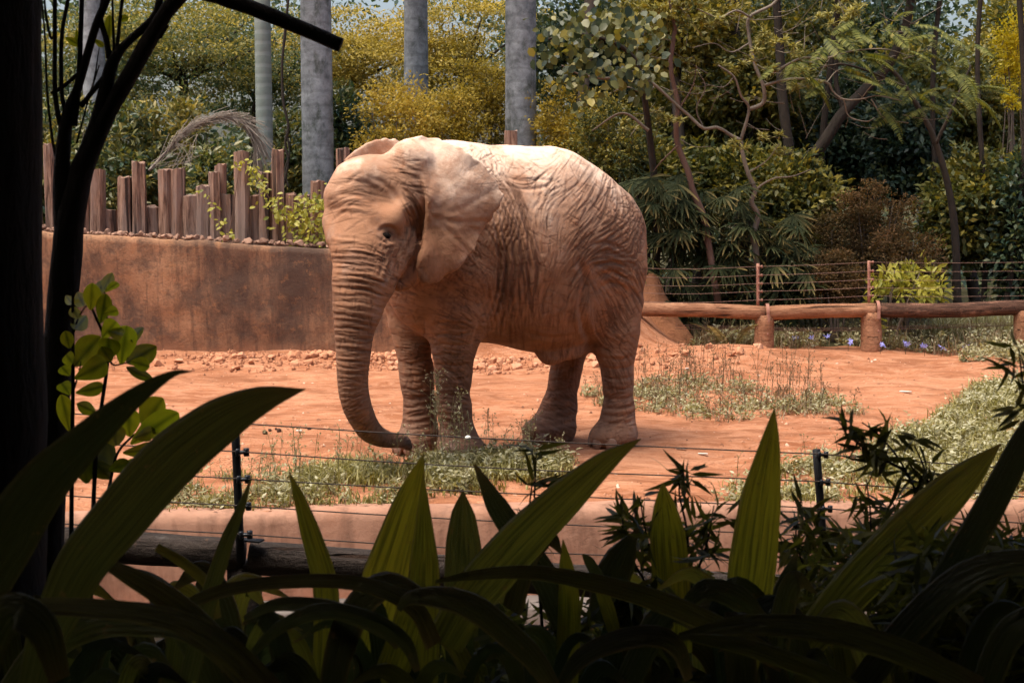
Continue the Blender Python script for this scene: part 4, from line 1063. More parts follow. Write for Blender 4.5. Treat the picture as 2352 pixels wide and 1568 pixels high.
def gh(x, y): return float(ground_h(np.array([x]), np.array([y]))[0])
def stems(parent, base, c, rad, n, r0, mat, seed, lean=.6, name="stem"):
    r = random.Random(seed)
    for k in range(n):
        a = r.uniform(0, 6.28); f = r.uniform(.2, .75)
        b = np.array(base) + np.array((math.cos(a), math.sin(a), 0)) * r0 * 2.2 * (n > 1)
        e = np.array(c) + np.array((math.cos(a) * rad[0] * f, math.sin(a) * rad[1] * f, r.uniform(-.1, .6) * rad[2]))
        m = b * .5 + e * .5 + np.array((r.uniform(-.1, .1), r.uniform(-.1, .1), 0)) * lean
        V, F = tube(catmull([b, m, e], 8), np.linspace(r0, r0 * .3, 8), 7, True, .1); np_mesh(name, V, F, mat, parent, True)
def plant(name, label, cat, px, py, Y, rx, ry, mat, ncl, per, L, W, tpl='d', bark=None, trunk=0, seed=0, group=None, depth=.8, base_px=None, base_z=None, **kw):
    c = P(px, py, Y); rad = (PX(rx, Y), PX(rx, Y) * depth, PX(ry, Y))
    bx = P(base_px if base_px is not None else px, py, Y)[0]
    bz = gh(bx, Y) if base_z is None else base_z
    o = thing(name, label, cat, (bx, Y, bz), group)
    bark = bark or M_bark_grey
    if trunk:
        top = c + np.array((0, 0, -rad[2] * .35))
        base = np.array((bx, Y, bz - .1)); mid = base * .5 + top * .5 + np.array((random.Random(seed).uniform(-.25, .25), 0, 0))
        V, F = tube(catmull([base, mid, top], 12), np.linspace(trunk, trunk * .6, 12), 10, True, .08); np_mesh("trunk", V, F, bark, o, True)
        stems(o, top - np.array((0, 0, .2)), c, rad, 6, trunk * .4, bark, seed, name="limb")
    else:
        stems(o, (bx, Y, bz - .05), c, rad, 5, .025, bark, seed)
    g = Geo(); crown(g, c, rad, ncl, per, L, W, tpl, seed=seed, **kw)
    fo = g.build("crown", mat, o); return o

# ------------------------------------------------------------------ palms with grey ringed trunks
t = NT("palm_bark")
pos = t.pos(); zz = t.n("SeparateXYZ", {0: pos}).outputs[2]
rg = t.n("TexWave", {"Vector": pos, "Scale": 1.5, "Distortion": 2.2, "Detail": 3, "Detail Scale": 3}, bands_direction='Z').outputs["Fac"]
ln = t.noise(pos, 5, 7, .72, .3); l2 = t.noise(pos, 22, 4, .7)
c = t.ramp(ln, [(.34, (.13, .135, .135)), (.5, (.24, .25, .255)), (.66, (.35, .365, .365))])
c = t.mix(t.ramp(t.noise(t.mapping(pos, (1, 1, .5), (3, 1, 7)), 3.2, 6, .7), [(.53, 0.), (.64, .75)]), c, (.050, .060, .040))
c = t.mix(t.ramp(l2, [(.60, 0.), (.72, .6)]), c, (.34, .35, .33))
c = t.mix(t.ramp(rg, [(.06, .25), (.2, 0.)]), c, (.07, .07, .066))
M_palm = t.out(t.pbr(c, .9, t.bump(t.math('ADD', t.math('MULTIPLY', rg, .12), ln), .45, .02), .15))
t = NT("palm_bark_green"); pos = t.pos()
rg = t.n("TexWave", {"Vector": pos, "Scale": 1.9, "Distortion": 2.6, "Detail": 3}, bands_direction='Z').outputs["Fac"]
ln = t.noise(pos, 7, 5, .7)
c = t.mix(t.ramp(rg, [(.15, .4), (.4, 0.)]), t.mix(ln, (.12, .150, .125), (.25, .28, .25)), (.30, .33, .31))
M_palm_g = t.out(t.pbr(c, .8, t.bump(rg, .2, .012), .2))
L_palm = leaf_mat("leaf_palm", [(.015, .03, .012), (.035, .055, .02), (.07, .09, .03), (.12, .12, .04)], .3, .4, .4)
def palm(label, px, py_base, Y, w0, w1, mat, seed, lean=0):
    b = P(px, py_base, Y); bz = gh(b[0], Y)
    o = thing("palm_tree", label, "palm tree", (b[0], Y, bz), "palms behind the enclosure")
    h = 13.5; n = 40; z = np.linspace(bz - .1, bz + h, n)
    pts = np.stack([b[0] + lean * (z - bz) / h + 0 * z, np.full(n, Y), z], 1)
    rr = np.interp(z - bz, [0, .5, 2, 6, h], [w0 * 1.12, w0, w0, w1, w1 * .7]) * (1 + .004 * np.sin(z * 23 + 2 * np.sin(z * 3.1)))
    V, F = tube(pts, rr, 22, True, .02); np_mesh("trunk", V, F, mat, o, True)
    r = random.Random(seed); top = pts[-1]
    for k in range(12):
        a = k * 2.4 + r.random(); el = r.uniform(-.1, .9); g = Geo()
        pl = []
        for s in np.linspace(0, 1, 9):
            pl.append(top + np.array((math.cos(a) * 3.0 * s * math.cos(el * .6), math.sin(a) * 3.0 * s * math.cos(el * .6), el * 1.8 * s - 2.2 * s * s)))
        pl = catmull(pl, 40); V, F = tube(pl, np.linspace(.035, .006, 40), 5, False); g.add(V, F, tint=.7)
        tn = np.gradient(pl, axis=0); sd = unit(np.cross(tn, (0, 0, 1.0)))
        for sgn in (-1, 1):
            leaf_geo(g, pl[3:], sd[3:] * sgn + .45 * unit(tn[3:]) + np.array((0, 0, -.25)), np.tile((0, 0, 1.0), (37, 1)), .62 * np.sin(np.linspace(.5, 2.9, 37)), .05, rng.random(37), 'l')
        g.build("frond", L_palm, o)
    return o
palm("slim green-ringed palm trunk behind the tallest stakes", 609, 395, 22.0, PX(38, 22) / 2, PX(35, 22) / 2, M_palm_g, 1)
palm("thick grey palm trunk left of the elephant's head", 731, 430, 22.6, PX(72, 22.6) / 2, PX(66, 22.6) / 2, M_palm, 2)
palm("lichen-spotted grey palm trunk standing above the elephant's head", 957, 330, 25.5, PX(56, 25.5) / 2, PX(52, 25.5) / 2, M_palm, 3)
palm("grey palm trunk rising behind the elephant's back", 1196, 340, 23.5, PX(72, 23.5) / 2, PX(66, 23.5) / 2, M_palm, 4)
palm("grey palm trunk half hidden behind the dark forked tree", 232, 400, 22.8, PX(54, 22.8) / 2, PX(48, 22.8) / 2, M_palm, 5, -.3)

# ------------------------------------------------------------------ left: shrubs above the stakes, feathery canopies behind
gA = "broad-leaved shrubs behind the stakes"
for k, (px, py, Y, rx, ry, lab, t0) in enumerate((
        (150, 380, 22.2, 110, 170, "olive broad-leaved shrub at far left behind the dark trunks", .50), (300, 400, 21.6, 120, 130, "olive broad-leaved shrub behind the low stakes at left", .46),
        (430, 360, 22.4, 130, 150, "tall olive shrub arched over by the dead palm frond", .56), (520, 430, 21.3, 100, 110, "dark olive shrub in the gap left of the slim palm", .44),
        (665, 400, 23.4, 85, 140, "olive shrub between the slim palm and the thick palm", .48), (800, 340, 23.6, 80, 150, "dark shrub just right of the thick grey palm", .26), (10, 400, 22.0, 110, 150, "olive shrub hidden behind the large dark trunk", .46))):
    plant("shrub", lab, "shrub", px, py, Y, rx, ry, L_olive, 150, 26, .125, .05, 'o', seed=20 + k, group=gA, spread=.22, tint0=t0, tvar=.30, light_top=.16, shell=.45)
gB = "feathery yellow-leaved trees"
for k, (px, py, Y, rx, ry, lab, n, t0, mat) in enumerate((
        (420, 110, 29, 230, 130, "feathery olive-gold tree above the stakes at left", 300, .50, L_mix), (-60, 200, 27, 190, 200, "loose olive tree hidden behind the large dark trunk", 200, .46, L_mix), (230, 160, 27, 150, 160, "loose yellowish tree behind the dark forked trunk", 190, .48, L_mix),
        (800, 130, 33, 230, 100, "flat-topped golden tree between the thick palm and lichen-spotted palm", 330, .62, L_yellow), (1060, 110, 34, 200, 120, "golden feathery tree between the two right palms", 300, .58, L_yellow),
        (590, 150, 31, 160, 160, "hazy olive tree behind the slim palm", 230, .40, L_mix))):
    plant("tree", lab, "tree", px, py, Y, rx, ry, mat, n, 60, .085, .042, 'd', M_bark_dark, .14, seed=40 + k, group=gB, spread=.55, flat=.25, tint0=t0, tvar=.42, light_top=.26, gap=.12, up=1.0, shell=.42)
gC = "golden shrubs behind the elephant"
for k, (px, py, Y, rx, ry, lab, t0, mat) in enumerate((
        (905, 285, 22.8, 100, 95, "bushy golden shrub directly above the elephant's forehead", .66, L_gold), (1030, 300, 23.6, 85, 120, "brownish golden shrub between head and grey palm", .48, L_gold),
        (1110, 250, 24.6, 75, 120, "loose tawny shrub left of the grey palm behind the back", .44, L_gold), (1300, 300, 23.4, 85, 120, "yellowish shrub right of the grey palm behind the back", .50, L_gold),
        (1400, 330, 22.2, 95, 110, "olive shrub above the elephant's rump", .38, L_mid))):
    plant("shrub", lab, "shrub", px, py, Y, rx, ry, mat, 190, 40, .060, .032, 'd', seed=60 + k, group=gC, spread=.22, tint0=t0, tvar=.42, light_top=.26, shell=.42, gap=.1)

# ------------------------------------------------------------------ right: dark forest
gD = "dark forest trees on the right"
for k, (px, py, Y, rx, ry, lab, n, t0, mat, tr) in enumerate((
        (1330, 120, 27.5, 150, 150, "shadowy tree behind the heart-leaved branch", 190, .34, L_dark, .16), (1480, 150, 28, 170, 170, "dark tree behind the twisted branches, nearest the centre", 230, .40, L_mid, .18),
        (1640, 110, 29, 180, 150, "dense dark tree at the top behind the pale twigs", 240, .30, L_dark, .22), (1800, 80, 27, 190, 110, "tall dark tree left of the fern-leaved tree", 220, .42, L_mid, .20),
        (1600, 280, 26, 150, 130, "olive tree low behind the leaning thin trunk", 190, .44, L_mid, .12), (1780, 290, 25.5, 150, 130, "yellow-green tree low behind the twisted branches", 200, .52, L_mid, .12),
        (1960, 300, 25, 140, 150, "very dark evergreen below the fern-leaved tree", 240, .22, L_dark, .20), (2080, 330, 24, 95, 130, "black-green tree beside the pale distant pole", 200, .18, L_dark, .16),
        (2020, 80, 29, 160, 120, "dark tree above the fern-leaved tree", 190, .20, L_dark, .2), (2260, 300, 26, 120, 170, "mottled olive tree at the right edge", 220, .46, L_mid, .12),
        (2330, 120, 28, 120, 130, "pale olive tree in the upper right corner", 170, .50, L_mid, .14), (2230, 480, 22.8, 110, 130, "dull leafy tree right of the russet shrub", 190, .38, L_mid, .07), (2360, 520, 22.2, 80, 170, "dark leafy tree at right behind the log rail", 170, .34, L_dark, .07),
        (1480, 400, 23.0, 110, 80, "olive thicket just behind the fan palms, next to the elephant", 150, .46, L_mid, .06), (1660, 420, 23.4, 120, 90, "olive thicket behind the middle of the fan palms", 150, .42, L_mid, .06), (1830, 450, 22.8, 90, 100, "dull olive thicket between fan palms and russet shrub", 140, .40, L_mid, .06), (1560, 60, 24.5, 150, 90, "loose yellow-olive crown at the top right of centre", 150, .58, L_mid, .1), (1730, 190, 24.3, 130, 110, "mid-green crown behind the twisted trunk", 150, .44, L_mid, .1), (2140, 200, 25.5, 130, 110, "dim crown behind the fern-like leaves", 150, .40, L_mid, .1))):
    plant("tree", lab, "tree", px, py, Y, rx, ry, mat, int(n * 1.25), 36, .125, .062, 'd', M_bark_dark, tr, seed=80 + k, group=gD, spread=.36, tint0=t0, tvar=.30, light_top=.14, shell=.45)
gE = "russet shrubs behind the log rail"
for k, (px, py, Y, rx, ry, lab, t0) in enumerate(((2010, 520, 21.6, 95, 110, "tall russet-brown shrub behind the second electric post", .50), (2080, 600, 21.0, 80, 80, "small russet shrub right of the second electric post", .56), (1925, 640, 20.9, 55, 65, "low russet shrub between the two electric posts", .55), (1900, 560, 22, 80, 90, "dull brown-green shrub between fan palms and russet shrub", .36))):
    plant("shrub", lab, "shrub", px, py, Y, rx, ry, L_brown, 170, 46, .045, .024, 'd', seed=110 + k, group=gE, spread=.15, tint0=t0, tvar=.3, light_top=.15, shell=.45)
lime = plant("shrub", "lime-green leafy young shrub behind the second log post", "shrub", 2085, 655, 20.35, 105, 62, L_lime, 42, 14, .135, .050, 'o', seed=120, spread=.15, tint0=.62, tvar=.2, light_top=.2, shell=.6, base_px=2040)
g = Geo(); crown(g, P(2000, 730, 20.3), (.2, .15, .3), 10, 9, .13, .05, 'o', seed=121, spread=.1, tint0=.55); g.build("crown", L_lime, lime)
plant("shrub", "bright yellow flowering shrub at the upper right edge", "shrub", 2345, 120, 24, 62, 105, L_bright, 70, 40, .07, .035, 'd', seed=122, spread=.2, tint0=.6, tvar=.25, light_top=.2, base_px=2380)
plant("shrub", "small bright yellow spray below the upper right corner", "shrub", 2318, 225, 23.6, 22, 30, L_bright, 10, 30, .06, .03, 'd', seed=123, spread=.12, tint0=.55)
plant("shrub", "yellow-leaved sapling low at the right edge", "shrub", 2330, 390, 22.6, 40, 42, L_bright, 22, 24, .06, .03, 'd', seed=124, spread=.16, tint0=.35)

# wood far behind, one mass
g = Geo(); r_ = np.random.default_rng(3)
for k, (x0, x1, Y0, Y1, z0, z1, n, t0) in enumerate(((-24, 3, 36, 44, .5, 12.0, 800, .42), (0, 24, 31, 42, -.2, 11, 950, .40))):
    cc = np.stack([r_.uniform(x0, x1, n), r_.uniform(Y0, Y1, n), r_.uniform(z0, z1, n)], 1)
    per = 30; ci = np.repeat(np.arange(n), per); off = rdir(n * per, r_) * r_.random((n * per, 1)) ** .5 * np.array((.85, .6, .6))
    leaf_geo(g, cc[ci] + off, rdir(n * per, r_), r_.normal(size=(n * per, 3)) + np.array((0, -.4, .6)), .23 * r_.uniform(.6, 1.3, n * per), .13, t0 + .25 * vnoise(cc * .5)[ci] + .14 * r_.normal(size=n * per) + .15 * unit(off)[:, 2])
tag(g.build("far_wood", L_teal), "mass of dim trees far behind the enclosure", "forest", None, "stuff")

# twisted, nearly bare tree with pale leaf tufts
BY = 20.9
tw_ = thing("twisted_tree", "twisted bare-branched tree with pale leaf tufts behind the log rail", "tree", (P(1738, 700, BY)[0], BY, gh(P(1738, 700, BY)[0], BY)))
def branch(pts, w0, w1, mat, parent, Y, name="branch", n=28, seg=8, jit=.10, dy=0.0):
    r = random.Random(int(pts[0][0] * 7 + pts[-1][1]))
    p = [P(x, y, Y + dy * k / max(1, len(pts) - 1) + r.uniform(-.05, .05)) for k, (x, y) in enumerate(pts)]
    p = catmull(p, n); V, F = tube(p, np.linspace(PX(w0, Y) / 2, PX(w1, Y) / 2, n), seg, True, jit); return np_mesh(name, V, F, mat, parent, True)
branch([(1745, 720), (1737, 582), (1730, 542), (1741, 495), (1726, 464), (1734, 436), (1718, 397), (1706, 354), (1702, 322)], 15, 9, M_bark_pale, tw_, BY, "trunk")
for pts, a, b in (([(1702, 322), (1679, 311), (1647, 293), (1616, 295), (1584, 267), (1557, 244), (1506, 197), (1466, 169), (1427, 157)], 8, 7), ([(1702, 322), (1720, 252), (1702, 220), (1686, 177), (1650, 150)], 8, 3), ([(1720, 252), (1753, 236), (1753, 197), (1734, 149), (1720, 79), (1722, 39), (1773, 12), (1800, -20)], 10, 6),
                  ([(1753, 197), (1797, 185), (1840, 181), (1899, 189), (1914, 212), (1938, 228), (1977, 228), (2017, 220), (2072, 232)], 7, 2), ([(1938, 228), (1950, 267), (1989, 279), (2010, 270)], 4, 2), ([(2001, 228), (2032, 271), (2087, 283)], 4, 2), ([(1770, 170), (1840, 134), (1891, 136), (1938, 122), (1985, 114), (2040, 114), (2090, 130)], 6, 2),
                  ([(1734, 440), (1749, 425), (1781, 409), (1820, 405), (1863, 389)], 6, 2), ([(1722, 39), (1690, 25), (1650, 40), (1600, 20)], 6, 2), ([(1506, 197), (1480, 215), (1440, 200), (1400, 215)], 5, 2), ([(1616, 295), (1600, 250), (1620, 200), (1600, 160)], 4, 1.5), ([(1720, 100), (1680, 120), (1640, 100), (1590, 110)], 4, 1.5), ([(1686, 177), (1660, 200), (1610, 190)], 3, 1), ([(1899, 189), (1930, 160), (1990, 170)], 3, 1), ([(1977, 228), (2010, 190), (2050, 180)], 3, 1), ([(1718, 397), (1760, 370), (1790, 330)], 4, 1.5)):
    branch(pts, a, b, M_bark_pale, tw_, BY, dy=random.uniform(-.5, .4))
rr_ = random.Random(9)
for k in range(95):
    x0, y0 = rr_.uniform(1440, 2090), rr_.uniform(20, 330); a = rr_.uniform(-3.1, .4); l_ = rr_.uniform(30, 120)
    branch([(x0, y0), (x0 + l_ * .5 * math.cos(a), y0 + l_ * .5 * math.sin(a) + 8), (x0 + l_ * math.cos(a), y0 + l_ * math.sin(a) * .8)], 2.0, .8, M_bark_pale, tw_, BY, "twig", 8, 4, 0, rr_.uniform(-.5, .5))
g = Geo()
tuf = [(240, 60), (150, 40), (60, 30), (300, 120), (460, 130), (560, 140), (820, 240), (900, 230), (980, 290), (620, 420), (690, 380), (390, 430), (340, 540), (930, 380), (1020, 510), (1180, 130), (1290, 40), (1380, 60), (930, 880), (240, 680), (300, 700), (700, 860), (60, 740), (400, 370), (1060, 420), (760, 300), (1110, 490), (420, 540), (130, 90), (380, 40), (1330, 90), (840, 790), (1260, 90), (500, 90), (210, 60)]
r_ = np.random.default_rng(8)
for zx, zy in tuf:
    c = P(1427 + .3931 * zx, .3931 * zy, BY + r_.uniform(-.5, .4)); n = 34
    for q in range(3):
        cc = c + r_.normal(size=3) * np.array((.09, .09, .05))
        d = unit(r_.normal(size=(n, 3)) * np.array((1, 1, .45)) + np.array((0, -.1, .25)))
        leaf_geo(g, np.repeat(cc[None], n, 0) + d * .02, d, np.tile((0, -.2, 1.0), (n, 1)) + r_.normal(size=(n, 3)) * .3, r_.uniform(.06, .12, n), .030, .72 + .16 * r_.normal(size=n), 'l')
g.build("crown", leaf_mat("leaf_tuft", [(.05, .055, .016), (.13, .125, .032), (.25, .22, .06), (.38, .33, .11)], .3, .5, .3), tw_)
lt = thing("thin_tree", "thin leaning reddish trunk in front of the fan palms", "tree", (P(1645, 700, 20.8)[0], 20.8, gh(P(1645, 700, 20.8)[0], 20.8)))
M_bark_red = bark_mat("bark_reddish", (.10, .055, .04), (.24, .15, .11))
branch([(1650, 700), (1631, 582), (1616, 499), (1592, 440), (1580, 393), (1557, 334), (1553, 283), (1557, 236), (1540, 150), (1550, 60), (1530, -40)], 17, 9, M_bark_red, lt, 20.8, "trunk")
branch([(1557, 334), (1520, 370), (1500, 395)], 4, 1.5, M_bark_red, lt, 20.8); branch([(1553, 260), (1590, 200), (1600, 150)], 5, 1.5, M_bark_red, lt, 20.8)
g = Geo(); crown(g, P(1540, 20, 20.8), (.5, .5, .35), 26, 30, .09, .04, 'o', seed=131, spread=.2, tint0=.5); g.build("crown", L_mid, lt)
dl = thing("dark_tree", "thick dark slanting trunk behind the twisted branches", "tree", (P(1790, 620, 23)[0], 23, gh(P(1790, 620, 23)[0], 23)))
branch([(1780, 700), (1790, 520), (1820, 393), (1879, 346), (1938, 256), (1997, 197), (2040, 149), (2080, 60), (2100, -60)], 34, 18, M_bark_dark, dl, 23, "trunk")
branch([(1820, 393), (1800, 250), (1790, 100), (1780, -60)], 26, 18, M_bark_dark, dl, 23); branch([(1938, 256), (1920, 180), (1930, 60)], 14, 8, M_bark_dark, dl, 23)
g = Geo(); crown(g, P(1960, -60, 23), (1.6, 1.2, .7), 90, 34, .11, .052, 'd', seed=133, spread=.35, tint0=.3); g.build("crown", L_dark, dl)
gT = "slim trunks in the dim forest"
for px, w, Y, lab, mt in ((1545, 26, 24.5, "fibrous dark trunk directly above the fan palms", M_bark_grey), (1335, 26, 24, "rough dark trunk below the heart-shaped leaves", M_bark_grey), (1690, 40, 25, "broad shadowed trunk behind the twisted tree", M_bark_dark), (2250, 12, 22.4, "thin dark trunk near the right edge", M_bark_dark), (2150, 12, 23.2, "thin dark trunk right of the pale pole", M_bark_dark), (1900, 16, 23.6, "thin dark trunk above the low russet shrub", M_bark_dark), (2330, 14, 22.0, "thin dark trunk at the far right behind the rail", M_bark_dark)):
    b = P(px, 500, Y); bz = gh(b[0], Y); o = thing("tree", lab, "tree", (b[0], Y, bz), gT)
    n = 24; z = np.linspace(bz - .1, 9.5, n); r = PX(w, Y) / 2
    pts = np.stack([b[0] + .12 * np.sin(z * .9 + px), np.full(n, Y), z], 1); V, F = tube(pts, np.linspace(r * 1.1, r * .75, n), 9, True, .12); np_mesh("trunk", V, F, mt, o, True)
    g = Geo(); crown(g, (b[0], Y, 9.3), (1.3, 1.2, 1.0), 60, 30, .13, .06, 'd', seed=px, spread=.35, tint0=.35); g.build("crown", L_dark, o)
po = P(2112, 420, 30); t = NT("pale_paint"); M_pole = t.out(t.pbr((.55, .62, .66), .5))
V, F = tube(np.array([(po[0], 30, gh(po[0], 30) - .1), (po[0], 30, 5.2)]), .035, 10); o = np_mesh("pole", V, F, M_pole, None, True); tag(o, "pale slender pole far back between dark trees on the right", "pole")

# branch of large heart-shaped leaves reaching in from the forest
hb = thing("broadleaf_tree", "tree with large heart-shaped leaves hanging above the elephant's rump", "tree", (P(1480, 600, 19.6)[0] + .6, 21.5, gh(P(1480, 600, 19.6)[0] + .6, 21.5)))
branch([(1500, 700), (1510, 500), (1490, 300), (1470, 170), (1430, 110), (1340, 80), (1260, 90)], 20, 5, M_bark_dark, hb, 21.5, "trunk", dy=-1.6)
branch([(1470, 170), (1390, 180), (1330, 170), (1290, 150)], 8, 3, M_bark_pale, hb, 20.2); branch([(1490, 300), (1430, 260), (1360, 300)], 8, 3, M_bark_pale, hb, 20.4)
g = Geo(); r_ = np.random.default_rng(14)
for (x, y, sx, sy, n) in ((1300, 70, 45, 40, 34), (1380, 60, 60, 45, 46), (1270, 120, 38, 30, 18), (1360, 140, 60, 40, 40), (1440, 170, 55, 40, 34), (1400, 40, 60, 40, 30), (1480, 80, 50, 60, 30), (1345, 230, 30, 22, 9), (1310, 185, 40, 25, 16), (1490, 150, 40, 50, 16)):
    n = int(n * 2.1); px_ = r_.normal(x, sx * .65, n); py_ = r_.normal(y, sy * .55, n); Ys = r_.uniform(19.2, 20.3, n)
    pos = np.array([P(a, b, c_) for a, b, c_ in zip(px_, py_, Ys)])
    d = np.stack([r_.normal(0, .7, n), r_.normal(-.2, .5, n), r_.normal(-.75, .35, n)], 1)
    s = r_.uniform(.08, .17, n)
    leaf_geo(g, pos, d, np.stack([r_.normal(0, .5, n), -np.ones(n), r_.normal(.5, .4, n)], 1), s, s * .78, r_.normal(.45, .26, n), 'o')
g.build("crown", L_heart, hb)

# tree with fern-like compound leaves, top right
FTY = 20.6
ft = thing("fern_leaved_tree", "tree with drooping fern-like compound leaves at upper right", "tree", (P(2190, 640, FTY)[0], FTY + 1, gh(P(2190, 640, FTY)[0], FTY + 1)))
branch([(2200, 720), (2190, 500), (2150, 330), (2080, 200), (2010, 120)], 20, 8, M_bark_dark, ft, FTY + 1, "trunk"); branch([(2150, 330), (2200, 220), (2230, 150)], 9, 4, M_bark_dark, ft, FTY + .7); branch([(2080, 200), (1950, 150), (1860, 160)], 7, 3, M_bark_dark, ft, FTY + .5)
def frond_mesh(name, n, L, lw, ll, curl, mat, seed):
    r = np.random.default_rng(seed); g = Geo(); s = np.linspace(0, 1, n)
    pl = np.stack([s * L, 0 * s, .10 * L * s - curl * L * s ** 2], 1)
    V, F = tube(pl, np.linspace(.008, .002, n), 4, False); g.add(V, F, tint=.3)
    k = np.arange(2, n); tn = np.gradient(pl, axis=0)[k]
    for sg in (-1, 1):
        leaf_geo(g, pl[k], np.stack([.35 * np.ones(len(k)), sg * np.ones(len(k)), r.normal(-.28, .08, len(k))], 1), np.tile((0, 0, 1.0), (len(k), 1)), ll * np.sin(np.linspace(.55, 2.95, len(k))).clip(.15), lw, r.normal(.55, .2, len(k)), 'l')
    o = g.build(name, mat); me = o.data; bpy.data.objects.remove(o); return me
fr_me = [frond_mesh("frond", 22, .62, .035, .17, c_, L_fern, 50 + k) for k, c_ in enumerate((.25, .4, .6))]
rr_ = random.Random(21)
fcs = [(1900, 90), (1960, 60), (2030, 70), (2090, 50), (2150, 80), (2000, 130), (2070, 130), (2130, 140), (2190, 150), (1930, 150), (2010, 190), (2090, 190), (2160, 210), (1840, 130), (1870, 190), (2230, 210), (2110, 240), (2040, 240), (2220, 110), (1800, 160)]
for k, (x, y) in enumerate(fcs * 4):
    o = link("frond", rr_.choice(fr_me), ft)
    o.location = Vector(P(x + rr_.uniform(-28, 28), y + rr_.uniform(-22, 22), FTY + rr_.uniform(-.5, .5)))
    o.rotation_euler = (rr_.uniform(-.4, .4), rr_.uniform(-.1, .5), rr_.uniform(-2.6, .3)); s = rr_.uniform(.6, .95); o.scale = (s, s, s)

# fan palms in the shade behind the fence
def fan_mesh(seed, mat):
    r = np.random.default_rng(seed); g = Geo(); n = r.integers(8, 12)
    V, F = tube(np.array([(-.35, 0, -.12), (-.15, 0, -.03), (0, 0, 0)]), .006, 4, False); g.add(V, F, tint=.3)
    for a in np.linspace(-1.5, 1.5, n) + r.normal(0, .06, n):
        L = r.uniform(.30, .42); w = r.uniform(.030, .044); s = np.linspace(0, 1, 6); dr = r.uniform(.2, .55)
        cx_, sx_ = math.cos(a), math.sin(a)
        mid = np.stack([cx_ * s * L, sx_ * s * L, .05 * s - dr * L * s ** 2], 1); wd = np.array((-sx_, cx_, 0)) * w * .5
        wf = np.array([.35, .9, 1, .95, .7, .25])[:, None]
        V = np.concatenate([mid - wd * wf, mid + np.array((0, 0, -.008)), mid + wd * wf])
        F = [(k, k + 6, k + 7, k + 1) for k in range(5)] + [(k + 6, k + 12, k + 13, k + 7) for k in range(5)]
        g.add(V, F, tint=np.clip(r.normal(.5, .12) + .35 * np.tile(s, 3) ** 3, 0, 1))
    o = g.build("leaf", mat, None); me = o.data; bpy.data.objects.remove(o); return me
fan_me = [fan_mesh(k, L_fan) for k in range(5)]
rr_ = random.Random(4)
gF = "fan palms in the shade behind the rail"
for lab, xs_, ys_, n, Y0 in (("dense dark fan palm clump beside the elephant's rump", (1440, 1580), (400, 720), 80, 21.2), ("fan palm clump around the leaning thin trunk", (1560, 1720), (430, 730), 80, 21.4), ("fan palm clump right of the first electric post", (1700, 1860), (480, 740), 74, 21.5)):
    cx_ = P(sum(xs_) / 2, 700, Y0)[0]
    o = thing("fan_palm", lab, "palm", (cx_, Y0, gh(cx_, Y0)), gF)
    for k in range(9):
        x = rr_.uniform(*xs_); top = P(x, rr_.uniform(*ys_), Y0 + rr_.uniform(-.2, .6)); b = np.array((top[0] * .6 + cx_ * .4, top[1], gh(top[0], top[1]) - .05))
        V, F = tube(catmull([b, b * .5 + top * .5, top], 6), .016, 6); np_mesh("stem", V, F, M_bark_dark, o, True)
    for k in range(n):
        x = rr_.uniform(*xs_); y = rr_.uniform(*ys_)
        l_ = link("leaf", rr_.choice(fan_me), o); l_.location = Vector(P(x, y, Y0 + rr_.uniform(-.75, .5)))
        l_.rotation_euler = (rr_.uniform(-.5, .5), rr_.uniform(-.2, .9), rr_.uniform(-3.0, -.1)); s = rr_.uniform(.75, 1.2); l_.scale = (s, s, s)

# dead drooping palm frond, hanging vine, climbers on the stakes
t = NT("dry_frond"); n = t.noise(t.pos(), 30, 4, .7); M_dry = t.out(t.pbr(t.mix(n, (.17, .13, .10), (.34, .29, .24)), .9))
df = thing("dead_frond", "dry grey palm frond arching over the stakes", "palm frond", P(350, 392, 20.2))
pl = catmull([P(342, 392, 20.0), P(385, 345, 20.1), P(430, 300, 20.2), P(490, 272, 20.3), P(545, 275, 20.3), P(582, 310, 20.3), P(590, 350, 20.3)], 60)
g = Geo(); V, F = tube(pl, np.linspace(.02, .006, 60), 5, True); g.add(V, F); g.build("rachis", M_dry, df)
g = Geo(); r_ = np.random.default_rng(2)
for k in range(8, 60):
    for q in range(9):
        p0 = pl[k] + r_.normal(0, .02, 3); tn = unit(np.gradient(pl, axis=0)[k]); e = p0 + tn * r_.uniform(.15, .5) + np.array((r_.normal(0, .04), r_.normal(0, .05), -r_.uniform(-.02, .16)))
        V, F = tube(np.array([p0, p0 * .45 + e * .55 + np.array((0, 0, .03)), e]), .0035, 3, False); g.add(V, F)
for k in range(26):
    p0 = P(r_.uniform(345, 440), r_.uniform(365, 392), 20.0); e = P(r_.uniform(380, 470), r_.uniform(300, 380), 20.1)
    V, F = tube(np.array([p0, (p0 + e) / 2 + r_.normal(size=3) * .03, e]), .0035, 3, False); g.add(V, F)
o = g.build("fringe", M_dry, df)
hv = thing("hanging_vine", "thin brown vine hanging beside the slim green palm", "vine", P(648, 430, 21.4))
for q, pts in enumerate(([(668, -60), (655, 70), (648, 150), (650, 230), (662, 290), (655, 330), (662, 370), (650, 430)], [(657, 300), (665, 350), (655, 390), (662, 430)])):
    V, F = tube(catmull([P(x, y, 21.4) for x, y in pts], 40), .020 - .006 * q, 7, True, .25); np_mesh("stem", V, F, M_bark_dark, hv, True)
